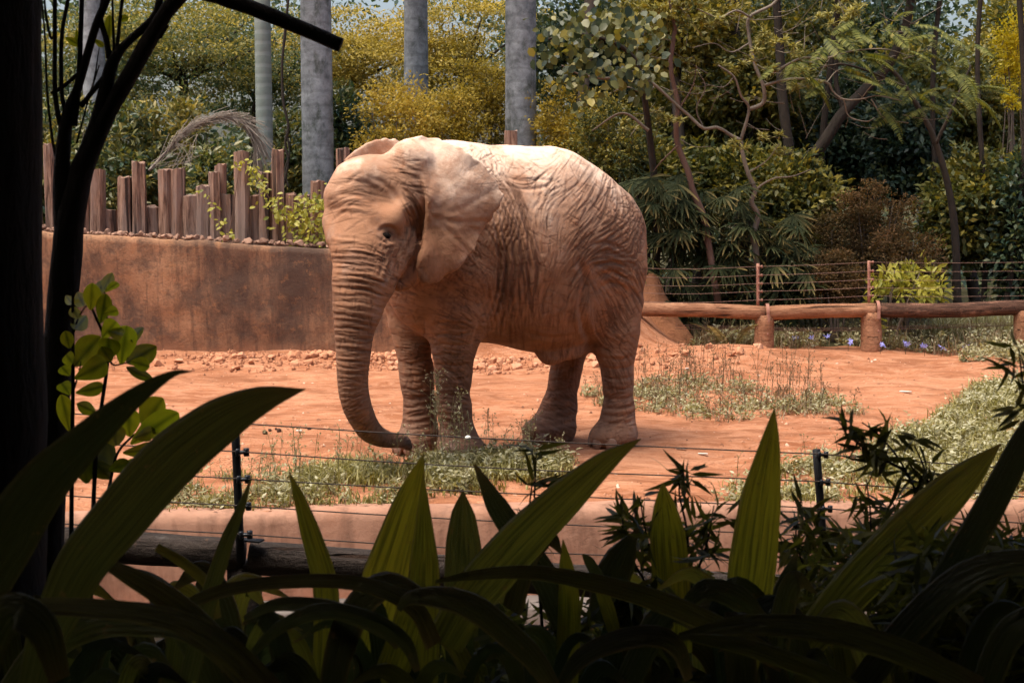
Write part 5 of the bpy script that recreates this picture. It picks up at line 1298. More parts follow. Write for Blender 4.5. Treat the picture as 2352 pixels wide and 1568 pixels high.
for lab, pts in (("bushy yellow-green climber on the stakes beside the elephant's face", [(585, 390, 12, 16, 22), (600, 425, 16, 22, 30), (630, 470, 25, 18, 42), (660, 500, 32, 25, 60), (700, 520, 30, 30, 80), (715, 470, 28, 25, 66), (735, 500, 20, 35, 60), (690, 550, 25, 18, 40), (740, 555, 18, 18, 36), (735, 460, 18, 12, 26)]), ("thin trailing climber on the low stakes in the middle", [(470, 440, 14, 8, 5), (490, 470, 8, 12, 7), (508, 505, 8, 12, 8), (525, 540, 12, 10, 14), (550, 380, 14, 20, 14)])):
    c0 = P(pts[0][0], 555, 19.4); o = thing("climbing_vine", lab, "vine", (c0[0], 19.4, 1.42))
    V, F = tube(catmull([P(a, b, 19.36) for a, b, *_ in pts[:8]], 30), .006, 5); np_mesh("stem", V, F, M_bark_red, o)
    g = Geo(); r_ = np.random.default_rng(len(pts))
    for (x, y, sx, sy, n) in pts:
        pos = np.array([P(a, b, c_) for a, b, c_ in zip(r_.normal(x, sx * .7, n), r_.normal(y, sy * .7, n), r_.uniform(19.05, 19.42, n))])
        d = np.stack([r_.normal(0, .7, n), r_.normal(-.3, .4, n), r_.normal(-.4, .5, n)], 1); s = r_.uniform(.055, .10, n)
        leaf_geo(g, pos, d, np.stack([r_.normal(0, .5, n), -.8 * np.ones(n), r_.normal(.7, .4, n)], 1), s, s * .55, r_.normal(.58, .2, n), 'o')
    g.build("foliage", L_lime, o)
# ------------------------------------------------------------------ grass and weeds of the enclosure
L_grass = leaf_mat("grass_green", [(.13, .085, .045), (.15, .130, .042), (.25, .225, .075), (.46, .41, .19)], .3, .6, .2)
L_drygrass = leaf_mat("grass_dry", [(.13, .085, .05), (.24, .165, .10), (.34, .26, .17), (.42, .36, .26)], .25, .8, .1)
L_weed = leaf_mat("weed_sage", [(.12, .085, .05), (.19, .165, .08), (.30, .28, .15), (.48, .46, .32)], .3, .7, .2)
def ghv(p): return ground_h(p[:, 0], p[:, 1])
def blades(g, xy, h, w, lean, tint, r):
    """bent blades: two quads and a tip each"""
    n = len(xy); a = r.uniform(0, 6.28, n); b = a + 1.57
    z0 = ghv(xy) - .01
    base = np.stack([xy[:, 0], xy[:, 1], z0], 1); out = np.stack([np.cos(a), np.sin(a), 0 * a], 1); sd = np.stack([np.cos(b), np.sin(b), 0 * a], 1)
    h = np.broadcast_to(h, (n,))[:, None]; w = np.broadcast_to(w, (n,))[:, None]; ln = np.broadcast_to(lean, (n,))[:, None]
    up = np.array((0, 0, 1.0))
    p1 = base + up * h * .55 + out * ln * h * .22; p2 = base + up * h * (1 - ln * .25) + out * ln * h * .9
    V = np.stack([base - sd * w * .5, base + sd * w * .5, p1 + sd * w * .45, p1 - sd * w * .45, p2], 1).reshape(-1, 3)
    k = (np.arange(n) * 5)[:, None]
    F = np.concatenate([k + np.array([[0, 1, 2, 3]]), k + np.array([[3, 2, 4, 4]])])
    g.add(V, F, tint=np.repeat(np.clip(tint, 0, 1), 5))
def patch(poly, n, r, fall=None):
    """random ground points inside a frame-space outline of a patch"""
    q = np.array([G(x, y)[:2] for x, y in poly]); lo, hi = q.min(0), q.max(0); out = []
    while sum(map(len, out)) < n:
        p = r.uniform(lo, hi, (n * 2, 2)); ins = np.zeros(len(p), bool)
        for (ax, ay), (bx, by) in zip(q, np.roll(q, -1, 0)):
            cr = ((ay > p[:, 1]) != (by > p[:, 1])) & (p[:, 0] < (bx - ax) * (p[:, 1] - ay) / (by - ay + 1e-12) + ax); ins ^= cr
        nz = fbm(p * 2.4 + 5, 3); keep = ins & (nz > r.uniform(-.75, .25, len(p)))
        p = p[keep & (p[:, 1] > edge_y(p[:, 0]) + .06)]; out.append(p)
    return np.concatenate(out)[:n]
def weeds(g, xy, hmin, hmax, r, L=.05, W=.018, per=10, t0=.5):
    """little leafy tufts"""
    n = len(xy); ci = np.repeat(np.arange(n), per); h = r.uniform(hmin, hmax, n)
    base = np.stack([xy[:, 0], xy[:, 1], ghv(xy)], 1)[ci]
    f = r.random(n * per)
    pos = base + np.stack([r.normal(0, .03, n * per), r.normal(0, .03, n * per), f * h[ci]], 1)
    d = np.stack([r.normal(0, 1, n * per), r.normal(0, 1, n * per), r.uniform(.1, .9, n * per)], 1)
    leaf_geo(g, pos, d, np.tile((0, -.1, 1.0), (n * per, 1)) + r.normal(size=(n * per, 3)) * .5, L * r.uniform(.6, 1.3, n * per), W, t0 + .2 * r.normal(size=n * per) + .2 * f, 'l')
_TRI = np.array([(1., 0, 0), (-.5, .866, 0), (-.5, -.866, 0)])
def thin(g, pts, rad, tint):
    n = len(pts); V = (np.asarray(pts)[:, None] + _TRI[None] * rad).reshape(-1, 3)
    g.add(V, [(k * 3 + q, k * 3 + (q + 1) % 3, k * 3 + 3 + (q + 1) % 3, k * 3 + 3 + q) for k in range(n - 1) for q in range(3)], tint=tint)
def stalks(g, xy, hmin, hmax, r, heads=5, t0=.6):
    """thin stems with small seed heads"""
    for (x, y), z in zip(xy, ghv(np.asarray(xy))):
        h = r.uniform(hmin, hmax); top = np.array((x + r.normal(0, .08) * h, y + r.normal(0, .08) * h, z + h)); b = np.array((x, y, z - .01))
        thin(g, [b, (b + top) / 2 + r.normal(size=3) * .012, top], .0022, t0 - .2)
        for q in range(heads):
            s = top - np.array((0, 0, r.uniform(0, .4) * h)); e = s + np.array((r.normal(0, .035), r.normal(0, .035), r.uniform(.01, .07)))
            thin(g, [s, e], .0014, t0 - .2)
            leaf_geo(g, np.repeat(e[None], 4, 0), r.normal(size=(4, 3)) + np.array((0, 0, .6)), r.normal(size=(4, 3)), .016, .009, t0 + .2 * r.normal(size=4), 'd')
def tuft_grass(g, xy, r, hs, t0, per=14, sp=.05):
    n = len(xy); ci = np.repeat(np.arange(n), per); p = xy[ci] + r.normal(0, sp, (n * per, 2))
    blades(g, p, r.uniform(hs[0], hs[1], n * per), r.uniform(.006, .014, n * per), r.uniform(.3, 1.1, n * per), t0 + .2 * r.normal(size=n * per), r)
r = np.random.default_rng(77)
PL = [(330, 1195), (370, 1130), (480, 1100), (620, 1095), (700, 1075), (860, 1060), (960, 1045), (1000, 1050), (1060, 1050), (1110, 1045), (1200, 1040), (1300, 1042), (1330, 1075), (1250, 1110), (1120, 1135), (960, 1150), (860, 1175), (700, 1190), (560, 1200)]
g = Geo()
xy = patch(PL, 300, r); tuft_grass(g, xy, r, (.04, .13), .45)
clump = patch([(940, 1070), (1010, 1052), (1110, 1050), (1220, 1048), (1310, 1060), (1290, 1095), (1150, 1120), (980, 1125)], 260, r); tuft_grass(g, clump, r, (.05, .15), .58, 16, .06)
clump2 = patch([(690, 1085), (860, 1070), (940, 1080), (900, 1120), (720, 1125)], 110, r); tuft_grass(g, clump2, r, (.08, .20), .66, 14)
o = g.build("grass_patch", L_grass); tag(o, "green grass along the moat wall below the elephant", "grass", None, "stuff")
g = Geo(); weeds(g, patch(PL, 420, r), .03, .15, r, .055, .02, 9, .42); weeds(g, clump[:110], .04, .13, r, .06, .022, 12, .55)
stalks(g, patch(PL, 110, r), .16, .42, r, 6, .75)
stalks(g, np.array([G(1025, 1085)[:2] + r.normal(0, .10, 2) for _ in range(9)]), .50, .78, r, 16, .85)
blades(g, patch(PL, 700, r), r.uniform(.03, .10, 700), .008, 1.3, .12 + .1 * r.normal(size=700), r)
o = g.build("weed_patch", L_weed); tag(o, "sage-green weeds and flowering stalks in front of the elephant's feet", "weeds", None, "stuff")
PR = [(1640, 1150), (1660, 1110), (1760, 1080), (1880, 1050), (2020, 1020), (2120, 985), (2200, 930), (2260, 890), (2420, 860), (2450, 1180), (2200, 1215), (1900, 1185), (1760, 1175)]
g = Geo(); xy = patch(PR, 900, r); tuft_grass(g, xy, r, (.04, .13), .55, 12); xy2 = patch([(1960, 1060), (2120, 990), (2230, 905), (2440, 880), (2440, 1120), (2100, 1150)], 600, r); tuft_grass(g, xy2, r, (.08, .24), .55, 12)
o = g.build("grass_patch", L_grass); tag(o, "wide green grass patch on the right side of the enclosure", "grass", None, "stuff")
g = Geo(); weeds(g, patch(PR, 1300, r), .04, .16, r, .05, .02, 9, .55); weeds(g, xy2[:400], .08, .25, r, .055, .022, 12, .55); stalks(g, patch(PR, 70, r), .12, .32, r, 4, .5)
o = g.build("weed_patch", L_weed); tag(o, "pale sage weeds among the right-hand grass", "weeds", None, "stuff")
PD = [(1330, 915), (1420, 890), (1530, 880), (1700, 885), (1850, 905), (1960, 935), (1990, 955), (1800, 965), (1640, 972), (1500, 950), (1400, 940)]
g = Geo(); weeds(g, patch(PD, 480, r), .03, .13, r, .05, .02, 11, .45); o = g.build("weed_patch", L_weed); tag(o, "low sage weed patch right of the elephant's hind leg", "weeds", None, "stuff")
g = Geo(); xy = patch(PD, 220, r); tuft_grass(g, xy, r, (.04, .12), .45, 9); stalks(g, patch(PD, 150, r), .10, .26, r, 6, .25); stalks(g, np.array([G(1812, 945)[:2] + r.normal(0, .22, 2) for _ in range(26)]), .3, .7, r, 9, .35)
stalks(g, patch([(1460, 900), (1500, 860), (1620, 855), (1700, 880), (1600, 905)], 50, r), .2, .5, r, 6, .2)
o = g.build("dry_weeds", L_drygrass); tag(o, "dry brown stalks standing in the low weed patch", "weeds", None, "stuff")
# overgrown strip along the log fence
g = Geo(); PF = [(1590, 800), (1720, 800), (1900, 803), (2100, 806), (2420, 815), (2420, 775), (2100, 770), (1800, 775), (1620, 780)]
weeds(g, patch(PF, 620, r), .08, .32, r, .07, .028, 11, .5); tuft_grass(g, patch(PF, 200, r), r, (.1, .35), .55, 9)
g2 = patch([(2150, 790), (2250, 785), (2400, 790), (2400, 765), (2160, 765)], 200, r); tuft_grass(g, g2, r, (.25, .65), .75, 9, .08)
weeds(g, patch([(2200, 840), (2290, 805), (2430, 790), (2430, 840)], 240, r), .06, .25, r, .06, .025, 12, .5)
o = g.build("fence_weeds", L_weed); tag(o, "tangled weeds growing along the foot of the log fence", "weeds", None, "stuff")
g = Geo(); tuft_grass(g, patch(PF, 240, r), r, (.12, .4), .35, 9, .07); tuft_grass(g, patch([(1600, 800), (1720, 800), (1720, 775), (1610, 775)], 130, r), r, (.1, .42), .25, 10, .08); stalks(g, patch(PF, 90, r), .2, .6, r, 5, .4)
o = g.build("dry_weeds", L_drygrass); tag(o, "dry straw-coloured grass under the log rail", "weeds", None, "stuff")
# two arching fern leaves beside the mound
fern = thing("fern", "pale arching fern leaves beside the dirt mound", "fern", G(1640, 800)); fme = [frond_mesh("leaf", 24, .62, .022, .10, .55, L_weed, 90 + k) for k in range(2)]
for k, (x, y, rz) in enumerate(((1660, 800, -2.7), (1670, 805, -2.2), (1690, 800, -1.2), (1650, 800, -.4), (1700, 802, .2))):
    o = link("leaf", fme[k % 2], fern); q = G(x, y); o.location = (q[0], q[1], .02); o.rotation_euler = (0, -1.0, rz)
# blue flowers
t = NT("flower_blue"); M_fl = t.out(t.n("MixShader", {0: .35, 1: t.pbr((.34, .36, .80), .7), 2: t.n("BsdfTranslucent", {"Color": (.42, .44, .9, 1)}).outputs[0]}).outputs[0])
V = [(0, 0, 0)]; F = []
for k in range(5):
    a = k * 1.2566; V += [(.5 * math.cos(a - .45), .5 * math.sin(a - .45), .18), (.95 * math.cos(a), .95 * math.sin(a), .30), (.5 * math.cos(a + .45), .5 * math.sin(a + .45), .18)]; F.append((0, 3 * k + 1, 3 * k + 2, 3 * k + 3))
me = bpy.data.meshes.new("flower"); me.from_pydata(V, [], F); me.materials.append(M_fl)
fl = [("pale blue flower nearest the first log post", 1829, 797), ("blue flower cluster just right of the first log post, left bloom", 1870, 801), ("blue flower cluster just right of the first log post, right bloom", 1896, 796), ("large blue flower between the two log posts", 1948, 811), ("blue flower at the foot of the second log post", 2022, 810), ("blue flower first right of the second log post", 2080, 808), ("small pale flower low right of the second log post", 2124, 815), ("blue flower near the round mossy tuft", 2162, 811), ("rightmost blue flower by the fence weeds", 2216, 808)]
R = random.Random(3)
for lab, x, y in fl:
    q = G(x, y + 3); n_p = R.choice((2, 3))
    o = thing("flower", lab, "flower", (q[0], q[1], q[2]), "blue flowers along the fence")
    z0 = gh(q[0], q[1])
    V, F = tube(np.array([(q[0], q[1], z0 - .01), (q[0], q[1] + .01, z0 + .12)]), .004, 4); np_mesh("stem", V, F, L_grass, o)
    for k in range(n_p):
        b = link("blossom", me, o); s = R.uniform(.038, .055); b.location = (q[0] + R.uniform(-.04, .04), q[1] + R.uniform(-.03, .03), z0 + R.uniform(.11, .16)); b.rotation_euler = (R.uniform(.5, 1.2), R.uniform(-.3, .3), R.uniform(0, 6)); b.scale = (s, s, s)
# scattered clods, dung and pale chips on the bare ground
lit = [("dark dung clods left of the trunk", 640, 1018, .026, 1), ("pale wood chip left of the trunk", 688, 1013, .03, 2), ("white paper scrap right of the near hind foot", 1565, 1033, .05, 2), ("small white scrap further right of the hind foot", 1614, 1038, .045, 2), ("white chip in front of the dry bush", 1578, 857, .05, 2), ("dark dung clod by the erosion step", 700, 1015, .02, 1), ("pale stick on the bare ground at right", 2080, 905, .07, 2)]
t = NT("dung"); M_dung = t.out(t.pbr((.06, .03, .02), .95)); t = NT("chip"); M_chip = t.out(t.pbr((.62, .52, .44), .8))
for lab, x, y, s, k in lit:
    q = G(x, y); q[2] = gh(q[0], q[1])
    if k == 1:
        o = thing("dung", lab, "dung", q)
        for _ in range(4 if s > .022 else 1):
            V, F = ellipsoid((0, 0, 0), (1, 1, 1), None, 8, 5); V = V * (1 + .3 * fbm(V * 2 + R.random() * 9, 2)[:, None]) * s * R.uniform(.4, 1) + q + np.array((R.gauss(0, .09), R.gauss(0, .07), .008)); np_mesh("clod", V, F, M_dung, o)
    else:
        V, F = box(q + np.array((0, 0, .012)), (s * 1.8, s * .7, .012), R.uniform(0, 3), .003); V = V + .006 * fbm(V * 40, 2)[:, None]; o = np_mesh("scrap", V, F, M_chip); tag(o, lab, "scrap")

# loose crumbs of earth and grit over the bare ground, one mass
r = np.random.default_rng(41); g = Geo(); n = 5200
xy = np.stack([r.uniform(-6.5, 7.5, n), 9.9 + 8.9 * r.random(n) ** 1.3], 1); xy = xy[(xy[:, 1] > edge_y(xy[:, 0]) + .15) & (fbm(xy * .9, 3) > r.uniform(-.7, .6, n))]
z = ghv(xy); T_, F_ = np.array([(1, 0, 0), (-.4, .8, 0), (-.5, -.8, .1), (.1, 0, .9), (.5, .7, .5)]), np.array([(0, 1, 4, 4), (0, 4, 3, 3), (1, 3, 4, 4), (1, 2, 3, 3), (2, 0, 3, 3)])
m = len(xy); s_ = .007 + .022 * r.random(m) ** 4; an = r.uniform(0, 6.28, m); co, si = np.cos(an)[:, None], np.sin(an)[:, None]
q = T_[None] * s_[:, None, None] * r.uniform(.6, 1.3, (m, 1, 3)); V = np.stack([q[..., 0] * co - q[..., 1] * si + xy[:, :1], q[..., 0] * si + q[..., 1] * co + xy[:, 1:], q[..., 2] + z[:, None]], -1)
g.add(V.reshape(-1, 3), (F_[None] + (np.arange(m) * 5)[:, None, None]).reshape(-1, 4), tint=np.repeat(r.random(m), 5))
t = NT("earth_crumbs"); M_crumb = t.out(t.pbr(t.ramp(t.attr("tint"), [(0., (.12, .05, .028)), (.55, (.40, .185, .10)), (.9, (.50, .27, .17)), (1., (.62, .46, .36))]), .95))
tag(g.build("earth_crumbs", M_crumb), "crumbs of earth and grit scattered over the bare ground", "grit", None, "stuff")
# ------------------------------------------------------------------ shaded foreground: trees at the left
M_fg_bark = bark_mat("bark_foreground", (.012, .009, .007), (.045, .032, .026), 30, .25, .8)
st_ = thing("shade_tree", "large dark trunk filling the left edge of the picture", "tree", (P(-40, 1568, 3.0)[0], 3.0, .3))
pts = [P(-25, 1900, 3.0), P(-22, 1560, 3.0), P(-30, 1300, 3.0), P(-28, 1000, 3.0), P(-34, 540, 3.0), P(-36, 0, 3.0), P(-40, -500, 3.0), P(-60, -1300, 2.9)]
V, F = tube(catmull(pts, 46), np.interp(np.linspace(0, 1, 46), [0, .3, 1], [.135, .122, .11]), 20, True, .05); np_mesh("trunk", V, F, M_fg_bark, st_, True)
# its crown spreads over the viewer; unseen leaves at sides and back added to block sky light
L_shade = leaf_mat("leaf_shade_crown", [(.010, .016, .006), (.020, .030, .010), (.034, .045, .014), (.05, .06, .02)], .12, .5, .3)
r = np.random.default_rng(55)
def shade_ok(p):
    x, y, z = p.T
    lim_top = CAM_H + np.maximum(y, 0) * .160 + .50
    lim_side = np.maximum(y, 0) * .385 + .75
    return (z > lim_top) | (np.abs(x) > lim_side + .25) | (y < -.9)
parts_ = []
p = r.uniform((-8.5, -6, 3.1), (8.5, 4.2, 5.6), (15000, 3)); parts_.append(p)
p = r.uniform((-7.0, -6, .2), (-1.6, 4.4, 3.6), (4600, 3)); parts_.append(p)
p = r.uniform((1.6, -6, .2), (7.0, 4.4, 3.6), (4600, 3)); parts_.append(p)
p = r.uniform((-6, -6, .2), (6, -1.8, 3.6), (7000, 3)); parts_.append(p)
p = np.concatenate(parts_); p = p[shade_ok(p)]
g = Geo(); n = len(p)
leaf_geo(g, p, r.normal(size=(n, 3)), r.normal(size=(n, 3)) * .5 + np.array((0, 0, 1.0)), r.uniform(.28, .5, n), r.uniform(.2, .34, n), r.random(n), 'd')
g.build("crown", L_shade, st_)  # overhead crown in one mesh with the added light-blocking thickets and hedge

FY2 = 3.8
fk = thing("forked_tree", "dark forked young tree with many upright shoots at left", "tree", (P(110, 1300, FY2)[0], FY2, .3))
def limb(pts, w, name, Y=FY2, n=30, seg=10, jit=.06):
    p = catmull([P(x, y, Y) for x, y in pts], n); ww = np.interp(np.linspace(0, 1, n), np.linspace(0, 1, len(w)), w)
    V, F = tube(p, ww * Y / FPX / 2, seg, True, jit); return np_mesh(name, V, F, M_fg_bark, fk, True)
limb([(105, 1900), (112, 1400), (122, 1050), (134, 800), (150, 620), (160, 510), (172, 440), (180, 390)], [64, 62, 64, 66, 70, 66, 50, 26], "trunk", seg=16)
limb([(140, 700), (150, 600), (165, 500), (190, 395), (238, 278), (298, 172), (364, 56), (400, 5), (432, -22), (480, -14), (530, 2), (596, 26), (695, 66), (783, 104)], [40, 58, 60, 46, 40, 36, 36, 36, 36, 36, 36, 35, 34, 33], "limb", n=60, seg=14)
limb([(146, 620), (146, 500), (142, 387), (155, 265), (179, 199), (218, 66), (245, 0), (270, -80)], [40, 46, 38, 26, 20, 18, 16, 14], "limb")
limb([(150, 600), (168, 480), (182, 395), (200, 345), (228, 265), (252, 165), (264, 132), (291, 99), (351, 43), (367, 0), (380, -60)], [40, 48, 44, 38, 32, 30, 26, 18, 17, 16, 14], "limb")
for pts, w in (([(150, 330), (128, 230), (126, 100), (126, 0), (124, -60)], [14, 11, 10, 10]), ([(155, 265), (142, 215), (142, 83), (156, 0), (160, -60)], [12, 10, 9, 9]), ([(170, 290), (180, 200), (188, 0), (190, -60)], [16, 13, 11, 11]), ([(252, 135), (244, 90), (232, 45), (236, 0), (245, -60)], [15, 13, 10, 8]), ([(262, 120), (260, 60), (258, 0), (255, -40)], [7, 6, 5, 5]), ([(268, 120), (274, 60), (281, 0), (290, -50)], [10, 8, 8, 8]),
               ([(136, 430), (136, 390), (122, 331), (108, 210), (104, 100), (96, 0)], [8, 7, 6, 5, 4]), ([(176, 330), (200, 240), (228, 150)], [5, 4, 3]), ([(172, 250), (210, 205), (228, 110)], [6, 5, 2]), ([(185, 245), (240, 175), (252, 155)], [12, 12, 12]), ([(118, 215), (150, 195), (178, 170)], [9, 9, 9]), ([(130, 60), (118, 90), (106, 40), (102, 0)], [7, 6, 5])):
    limb(pts, w, "shoot", n=16, seg=7, jit=.04)
# torn stub on the limb and a few leaves among the shoots
for (x, y) in ((372, 78), (376, 72), (368, 86), (380, 66)):
    limb([(356, 84), (x, y), (x + 8, y - 8)], [12, 8, 2], "stub", n=8, seg=6, jit=.3)
L_fgleaf = leaf_mat("leaf_backlit", [(.05, .065, .006), (.17, .19, .012), (.34, .35, .02), (.46, .46, .04)], .66, .4, .4, 1.5)
def broad_leaf(name, b, e, w, mat, parent, tint, bend=.12, roll=0.0):
    """obovate leaf with a midrib fold and side veins raised"""
    b, e = np.asarray(b, float), np.asarray(e, float); d = e - b; L = np.linalg.norm(d); d /= L
    vw = unit(b - np.array((0, 0, CAM_H))); s = unit(np.cross(d, vw)); nn = np.cross(s, d)
    s = s * math.cos(roll) + nn * math.sin(roll); nn = np.cross(s, d)
    nl, nw = 13, 7; V = []; tt = []
    for i_ in range(nl):
        f = i_ / (nl - 1); wd = w * (math.sin(math.pi * min(f * .94 + .03, 1)) ** .75) * (.62 + .55 * f) * (1 if f < .97 else .5)
        for j_ in range(nw):
            u = (j_ / (nw - 1) - .5) * 2
            V.append(b + d * L * f + s * wd * .5 * u + nn * (abs(u) * wd * .16 - bend * L * (f - .5) ** 2 + .004 * L * math.sin(f * 60 - abs(u) * 6) * abs(u)))
            tt.append(tint + .10 * abs(u) + .06 * math.sin(f * 62 - abs(u) * 6) - (.35 if j_ == nw // 2 else 0))
    F = [(i_ * nw + j_, i_ * nw + j_ + 1, (i_ + 1) * nw + j_ + 1, (i_ + 1) * nw + j_) for i_ in range(nl - 1) for j_ in range(nw - 1)]
    return np_mesh(name, V, F, mat, parent, True, dict(tint=np.clip(tt, 0, 1)))
for b, e, w in (((250, 92), (252, 35), 24), ((268, 46), (296, 40), 18), ((150, 86), (182, 104), 20), ((216, 90), (238, 108), 16), ((175, 66), (178, 100), 10)):
    broad_leaf("leaf", P(*b, FY2), P(*e, FY2), PX(w, FY2), L_fgleaf, fk, .25)

# compound-leaved sapling, lit from behind
SY = 3.5
sp_ = thing("sapling", "backlit yellow-green leafy sapling beside the dark forked tree", "plant", (P(200, 1400, SY)[0], SY, .3))
def sap_stem(pts, w):
    p = catmull([P(x, y, SY) for x, y in pts], 26); V, F = tube(p, np.linspace(w, w * .45, 26) * SY / FPX / 2, 8, True, .05); np_mesh("stem", V, F, M_fg_bark, sp_, True)
sap_stem([(160, 1700), (163, 1300), (166, 1000), (168, 860), (167, 720), (169, 590)], 13); sap_stem([(205, 1700), (210, 1300), (222, 1000), (231, 945), (248, 822), (238, 770), (220, 729), (208, 700)], 12)
sap_stem([(248, 822), (262, 838), (290, 833)], 6); sap_stem([(215, 1250), (250, 1120), (268, 1045), (300, 1005), (330, 985)], 9); sap_stem([(168, 900), (180, 860), (186, 830)], 5); sap_stem([(238, 770), (246, 720), (240, 670)], 5); sap_stem([(170, 760), (180, 730), (196, 705), (215, 690)], 5)
for b, e, w, tn in (((238, 667), (257, 628), 20, .7), ((223, 682), (238, 645), 18, .6), ((242, 669), (274, 647), 13, .5), ((208, 712), (212, 650), 29, .65), ((194, 705), (178, 673), 25, .6), ((179, 733), (168, 704), 20, .55), ((231, 742), (243, 674), 25, .3), ((235, 775), (268, 737), 31, .6), ((249, 827), (250, 775), 36, .4), ((279, 835), (291, 745), 39, .5), ((290, 835), (358, 796), 38, .35), ((298, 786), (326, 754), 18, .5), ((171, 840), (229, 773), 44, .45), ((175, 868), (248, 829), 38, .45), ((175, 902), (240, 886), 24, .3), ((175, 926), (218, 946), 22, .35),
                    ((160, 862), (141, 842), 22, .3), ((160, 905), (140, 878), 24, .25), ((287, 842), (349, 871), 18, .15), ((298, 1002), (294, 938), 42, .55), ((328, 984), (373, 914), 48, .6), ((302, 1017), (411, 944), 40, .55), ((335, 990), (414, 975), 22, .5), ((283, 1040), (389, 1026), 29, .5), ((268, 1025), (256, 969), 37, .5), ((160, 990), (141, 906), 30, .5), ((160, 800), (150, 760), 22, .4), ((285, 1060), (330, 1070), 20, .35), ((250, 1080), (300, 1062), 24, .05), ((255, 1100), (215, 1060), 30, .05), ((230, 1010), (205, 960), 40, .02), ((215, 1090), (250, 1010), 44, .02), ((200, 1110), (190, 1030), 44, .02), ((168, 760), (196, 728), 26, .55), ((168, 800), (200, 800), 24, .5), ((246, 760), (286, 770), 22, .55), ((240, 720), (272, 712), 18, .6), ((256, 830), (232, 796), 26, .45), ((300, 830), (344, 842), 24, .4), ((310, 1005), (352, 990), 24, .5), ((172, 840), (150, 812), 22, .4), ((225, 985), (262, 965), 24, .45), ((168, 700), (152, 680), 16, .55)):
    broad_leaf("leaf", P(*b, SY + random.uniform(-.08, .08)), P(*e, SY + random.uniform(-.12, .12)), PX(w * 1.55, SY), L_fgleaf, sp_, tn, .12, random.uniform(-.35, .35))

# ------------------------------------------------------------------ strap-leaved plants
t = NT("strap_leaf")
lc = t.attr("lc", True); sx = t.n("SeparateXYZ", {0: lc}); u_, v_, q_ = sx.outputs[0], sx.outputs[1], sx.outputs[2]
stripe = t.n("TexNoise", {"Vector": t.n("CombineXYZ", {0: t.math('MULTIPLY', u_, 13.0), 1: t.math('MULTIPLY', v_, .6), 2: q_}).outputs[0], "Scale": 1.0, "Detail": 3, "Roughness": .6}).outputs["Fac"]
c = t.ramp(t.attr("tint"), [(0., (.018, .026, .020)), (.4, (.125, .125, .045)), (.7, (.27, .25, .03)), (1., (.42, .37, .05))])
c = t.mix(t.ramp(stripe, [(.36, .65), (.58, 0.)]), c, (.020, .030, .012))
dry = t.math('MAXIMUM', t.attr("dry"), t.ramp(t.noise(t.pos(), 38, 4, .7), [(.64, 0.), (.70, .75)]))
c = t.mix(dry, c, (.17, .10, .065))
a = t.pbr(c, .32, t.bump(stripe, .8, .012), .55)
b = t.n("BsdfTranslucent", {"Color": t.mix(1., c, (1.5, 1.35, .5), 'MULTIPLY')}).outputs[0]
M_strap = t.out(t.n("MixShader", {0: .55, 1: a, 2: b}).outputs[0])
def strap(parent, pts, w, Y, tint=.4, roll=0.0, fold=.25, dry=0.15, pleat=.075, dY=0.0, n=34):
    """pleated strap leaf; pts = frame positions from base to tip, w = widths there"""
    m = len(pts); Ys = [Y + dY * k / (m - 1) for k in range(m)]
    c = catmull([P(x, y, yy) for (x, y), yy in zip(pts, Ys)], n)
    ww = np.interp(np.linspace(0, 1, n), np.linspace(0, 1, len(w)), w) * Y / FPX
    T = unit(np.gradient(c, axis=0)); vw = unit(c - np.array((0, 0, CAM_H)))
    S = unit(np.cross(T, vw)); N = np.cross(S, T)
    S2 = S * math.cos(roll) + N * math.sin(roll); N2 = np.cross(S2, T); S, N = S2, N2
    wk = ww / max(.35, math.cos(roll))
    nw = 13; u = np.linspace(-1, 1, nw)
    zz = np.abs(u) * fold + pleat * np.array([(-1) ** k for k in range(nw)])
    wob = .06 * fbm(np.stack([np.linspace(0, 3, n) + Y * 7 + pts[0][0], np.zeros(n)], 1), 2)
    V = c[:, None] + S[:, None] * (wk[:, None] * .5 * u[None])[..., None] + N[:, None] * (wk[:, None] * .5 * (zz[None] + wob[:, None] * u[None] ** 2))[..., None]
    lc_ = np.stack([np.tile(u, (n, 1)), np.tile(np.linspace(0, 1, n)[:, None], (1, nw)) * 6, np.full((n, nw), pts[0][0] * .37)], -1).reshape(-1, 3)
    i = np.arange(n - 1)[:, None] * nw; j = np.arange(nw - 1)[None]
    F = np.stack([i + j, i + nw + j, i + nw + j + 1, i + j + 1], -1).reshape(-1, 4)
    edge = np.tile(np.abs(u) ** 6, (n, 1)); tipf = np.repeat(np.linspace(0, 1, n)[:, None], nw, 1) ** 14
    return np_mesh("leaf", V.reshape(-1, 3), F, M_strap, parent, True, dict(tint=np.full(n * nw, tint), lc=lc_, dry=np.clip(dry * (.25 + .75 * edge).ravel() + .6 * tipf.ravel(), 0, 1)))
def strap_plant(label, px, Y): return thing("strap_leaf_plant", label, "plant", (P(px, 1568, Y)[0], Y, .3), "strap-leaved plants in the foreground")
A = strap_plant("strap-leaved plant at lower left with two huge slanting blades", 60, 2.1)
strap(A, [(60, 1640), (100, 1480), (140, 1390), (190, 1290), (280, 1180), (385, 1062), (500, 970), (600, 918), (702, 893)], [60, 90, 105, 120, 132, 134, 112, 66, 2], 2.15, .30, .1, .12)
strap(A, [(-150, 1480), (-60, 1350), (0, 1262), (100, 1115), (200, 1012), (300, 922), (390, 862), (442, 852)], [150, 160, 150, 118, 84, 50, 18, 2], 1.95, .06, -.25, .2)
strap(A, [(-80, 1430), (60, 1392), (200, 1392), (330, 1405), (430, 1430), (530, 1490), (630, 1590)], [28, 40, 46, 50, 56, 64, 68], 2.0, .45, .75, .1, .25)
strap(A, [(215, 1280), (300, 1320), (400, 1380), (480, 1450), (560, 1540), (640, 1640)], [14, 44, 58, 60, 64, 66], 2.2, .35, .5, .15, .35)
